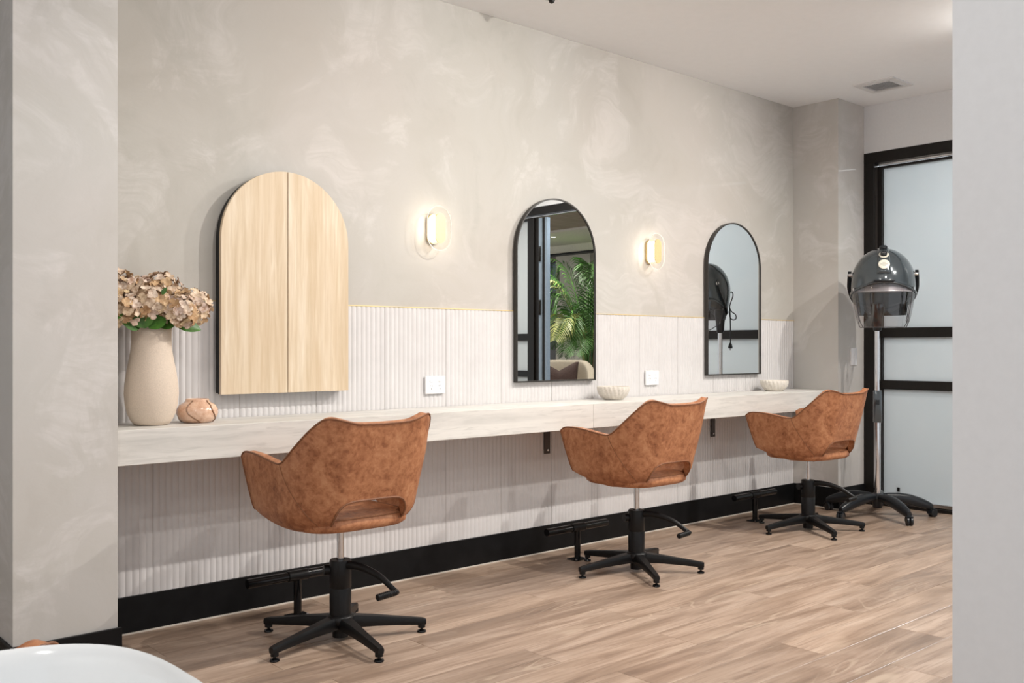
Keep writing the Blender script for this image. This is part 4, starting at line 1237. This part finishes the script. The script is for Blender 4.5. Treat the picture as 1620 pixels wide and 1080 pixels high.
lathe_obj('drain', [(0.022, 0.0), (0.022, 0.004), (0.012, 0.005)], 'chrome', ba, seg=20, loc=(0, 0, 0.543))
lathe_obj('pedestal', [(0.13, 0.0), (0.13, 0.02), (0.085, 0.05), (0.08, 0.40), (0.10, 0.495)], 'ceramic', ba, seg=36)

wc = empty('wash_chair', (0.26, 1.99, 0)); tag(wc, 'tan leather wash chair just showing behind the white basin', 'chair')
for src in [o for o in chair0.children if o.name.split('.')[0] in ('shell', 'piping', 'seat_cushion', 'seam')]:
    c = src.copy(); col.objects.link(c); c.parent = wc; c.location = (0, 0, -0.250)
box('pedestal', -0.15, 0.15, -0.13, 0.13, 0.0, 0.196, 'black_steel', wc, bev=0.01, seg=2)

# shelves in the recess, just touching the left edge of the picture
for zc, lab in ((1.79, 'thin wall shelf end at the left edge, topmost of three'), (1.625, 'thin wall shelf end at the left edge, middle of three'), (1.455, 'thin wall shelf end at the left edge, lowest of three')):
    e = empty('wall_shelf', (NX0, 4.0, zc)); tag(e, lab, 'shelf', 'shelves in the left recess')
    box('board', -0.22, -0.0005, -0.155, 0.45, -0.012, 0.006, 'steel_bracket', e, bev=0.001)
    box('support', -0.03, -0.0005, -0.150, -0.125, -0.05, -0.012, 'black_frame', e)

# ================================================================== LOUNGE FURNITURE
AX, AY = 9.05, -1.72
ac = empty('lounge_armchair', (AX, AY, 0), math.radians(43)); tag(ac, 'cream boucle armchair seen in the middle mirror', 'armchair')
# local +y faces the salon
def tubback(off):
    vs, fs = [], []
    n, m_ = 40, 10
    for i in range(n + 1):
        t = -1 + 2 * i / n; a = math.radians(t * 118)
        zt = 0.945 - 0.36 * max(0, (abs(t) - 0.42) / 0.58) ** 1.3
        for j in range(m_ + 1):
            z = 0.18 + (zt - 0.18) * j / m_; fl_ = 0.05 * (z / 0.9)
            vs.append(((0.40 + fl_) * math.sin(a), -(0.36 + fl_) * math.cos(a), z))
    for i in range(n):
        for j in range(m_):
            p = i * (m_ + 1) + j; fs.append((p, p + m_ + 1, p + m_ + 2, p + 1))
    return vs, fs
bk = link('backrest', mesh('backrest', *tubback(0)), 'boucle', ac, smooth=True)
md = bk.modifiers.new('thick', 'SOLIDIFY'); md.thickness = 0.11; md.offset = 0
bv = bk.modifiers.new('soft', 'BEVEL'); bv.width = 0.04; bv.segments = 4; bv.limit_method = 'ANGLE'; bv.angle_limit = math.radians(50)
box('seat', -0.33, 0.33, -0.28, 0.36, 0.20, 0.44, 'boucle', ac, bev=0.05, seg=4)
for sx in (-1, 1):
    for sy in (-1, 1):
        lathe_obj('leg', [(0.014, 0.0), (0.022, 0.20)], 'chair_leg_wood', ac, seg=12, loc=(sx * 0.27, sy * 0.24, 0))
cu = empty('cushion', (AX - 0.10 * math.sin(math.radians(43)) + 0.16 * 0 , AY - 0.05, 0.44), math.radians(43)); tag(cu, 'dark brown cushion with a pinched top on the cream armchair', 'cushion')
cu.location = (AX + math.sin(math.radians(43)) * 0.10, AY - math.cos(math.radians(43)) * 0.10, 0.44)
vs, fs = [], []
n = 24
for side in (1, -1):
    for i in range(n + 1):
        for j in range(n + 1):
            u = -1 + 2 * i / n; w_ = -1 + 2 * j / n
            th = 0.085 * max(0, (1 - u ** 4)) ** .6 * max(0, (1 - w_ ** 4)) ** .6
            x = 0.275 * u * (1 - 0.10 * (1 - w_ * w_) * (abs(u) ** 6)); z = 0.245 * w_
            z -= 0.125 * max(0, 1 - abs(u) / 0.85) * max(0, (w_ + 1) / 2) ** 1.5
            vs.append((x, side * th - 0.10 * (z / 0.25) + 0.03, z + 0.245))
for s_ in range(2):
    b0 = s_ * (n + 1) ** 2
    for i in range(n):
        for j in range(n):
            p = b0 + i * (n + 1) + j; fs.append((p, p + n + 1, p + n + 2, p + 1) if s_ == 0 else (p, p + 1, p + n + 2, p + n + 1))
link('cover', fix_normals(mesh('cushion_cover', vs, fs)), 'cushion', cu, smooth=True)

# palm
PX, PY = 10.35, -2.42
pa = empty('potted_palm', (PX, PY, 0)); tag(pa, 'tall potted palm beside the cream armchair in the mirror', 'plant')
lathe_obj('planter', [(0.15, 0.0), (0.17, 0.02), (0.21, 0.58), (0.215, 0.60), (0.195, 0.60), (0.19, 0.55)], 'pot', pa, seg=36)
lathe_obj('soil', [(0.188, 0.54), (0.188, 0.55)], 'soil', pa, seg=24)
rp = random.Random(5)
def frond(az, reach, height, droop, nleaf=30, ll=0.36, dry=False):
    pts = catmull([(0.03 * math.cos(az), 0.03 * math.sin(az), 0.55), (reach * .22 * math.cos(az), reach * .22 * math.sin(az), 0.55 + (height - 0.55) * .62),
                   (reach * .62 * math.cos(az), reach * .62 * math.sin(az), height), (reach * math.cos(az), reach * math.sin(az), height - droop)], 12)
    vs, fs = tube(pts, [0.011 - 0.008 * i / (len(pts) - 1) for i in range(len(pts))], 5)
    for i in range(nleaf):
        t = 0.34 + 0.66 * i / (nleaf - 1); k = min(len(pts) - 2, int(t * (len(pts) - 1))); p = pts[k].lerp(pts[k + 1], t * (len(pts) - 1) - k)
        tg = (pts[k + 1] - pts[k]).normalized(); side = tg.cross(Vector((0, 0, 1))).normalized()
        L = ll * math.sin(PI * (0.22 + 0.72 * (t - .34) / .66)) * rp.uniform(.85, 1.1) + 0.05
        for sg in (-1, 1):
            dv = (tg * 0.75 + side * sg * 0.9 + Vector((0, 0, 0.25))).normalized()
            b0 = len(vs); wv_ = tg * 0.011
            q1 = p + dv * L * .45; q2 = p + dv * L * .8 - Vector((0, 0, L * .16)); q3 = p + dv * L - Vector((0, 0, L * .42))
            vs += [p, q1 + wv_, q1 - wv_, q2 + wv_ * .7, q2 - wv_ * .7, q3]
            fs += [(b0, b0 + 1, b0 + 2), (b0 + 1, b0 + 3, b0 + 4, b0 + 2), (b0 + 3, b0 + 5, b0 + 4)]
    return mesh('frond', vs, fs)
for k in range(30):
    az = k * 2.399963 + 0.4; hgt = 1.35 + 0.98 * (k % 7) / 6 + rp.uniform(-.08, .08)
    link('frond', frond(az, 0.62 + rp.uniform(-.1, .30), hgt, 0.30 + rp.uniform(-.1, .2), 34, 0.34), 'palm_dry' if k in (4, 13, 22) else 'palm', pa)
for k in range(9):
    a = k * 0.7; tube_obj('cane', [(0.07 * math.cos(a), 0.07 * math.sin(a), 0.54), (0.085 * math.cos(a), 0.085 * math.sin(a), 0.95), (0.12 * math.cos(a), 0.12 * math.sin(a), 1.35)], [0.014, 0.011, 0.006], 'palm_stem', pa, seg=6)
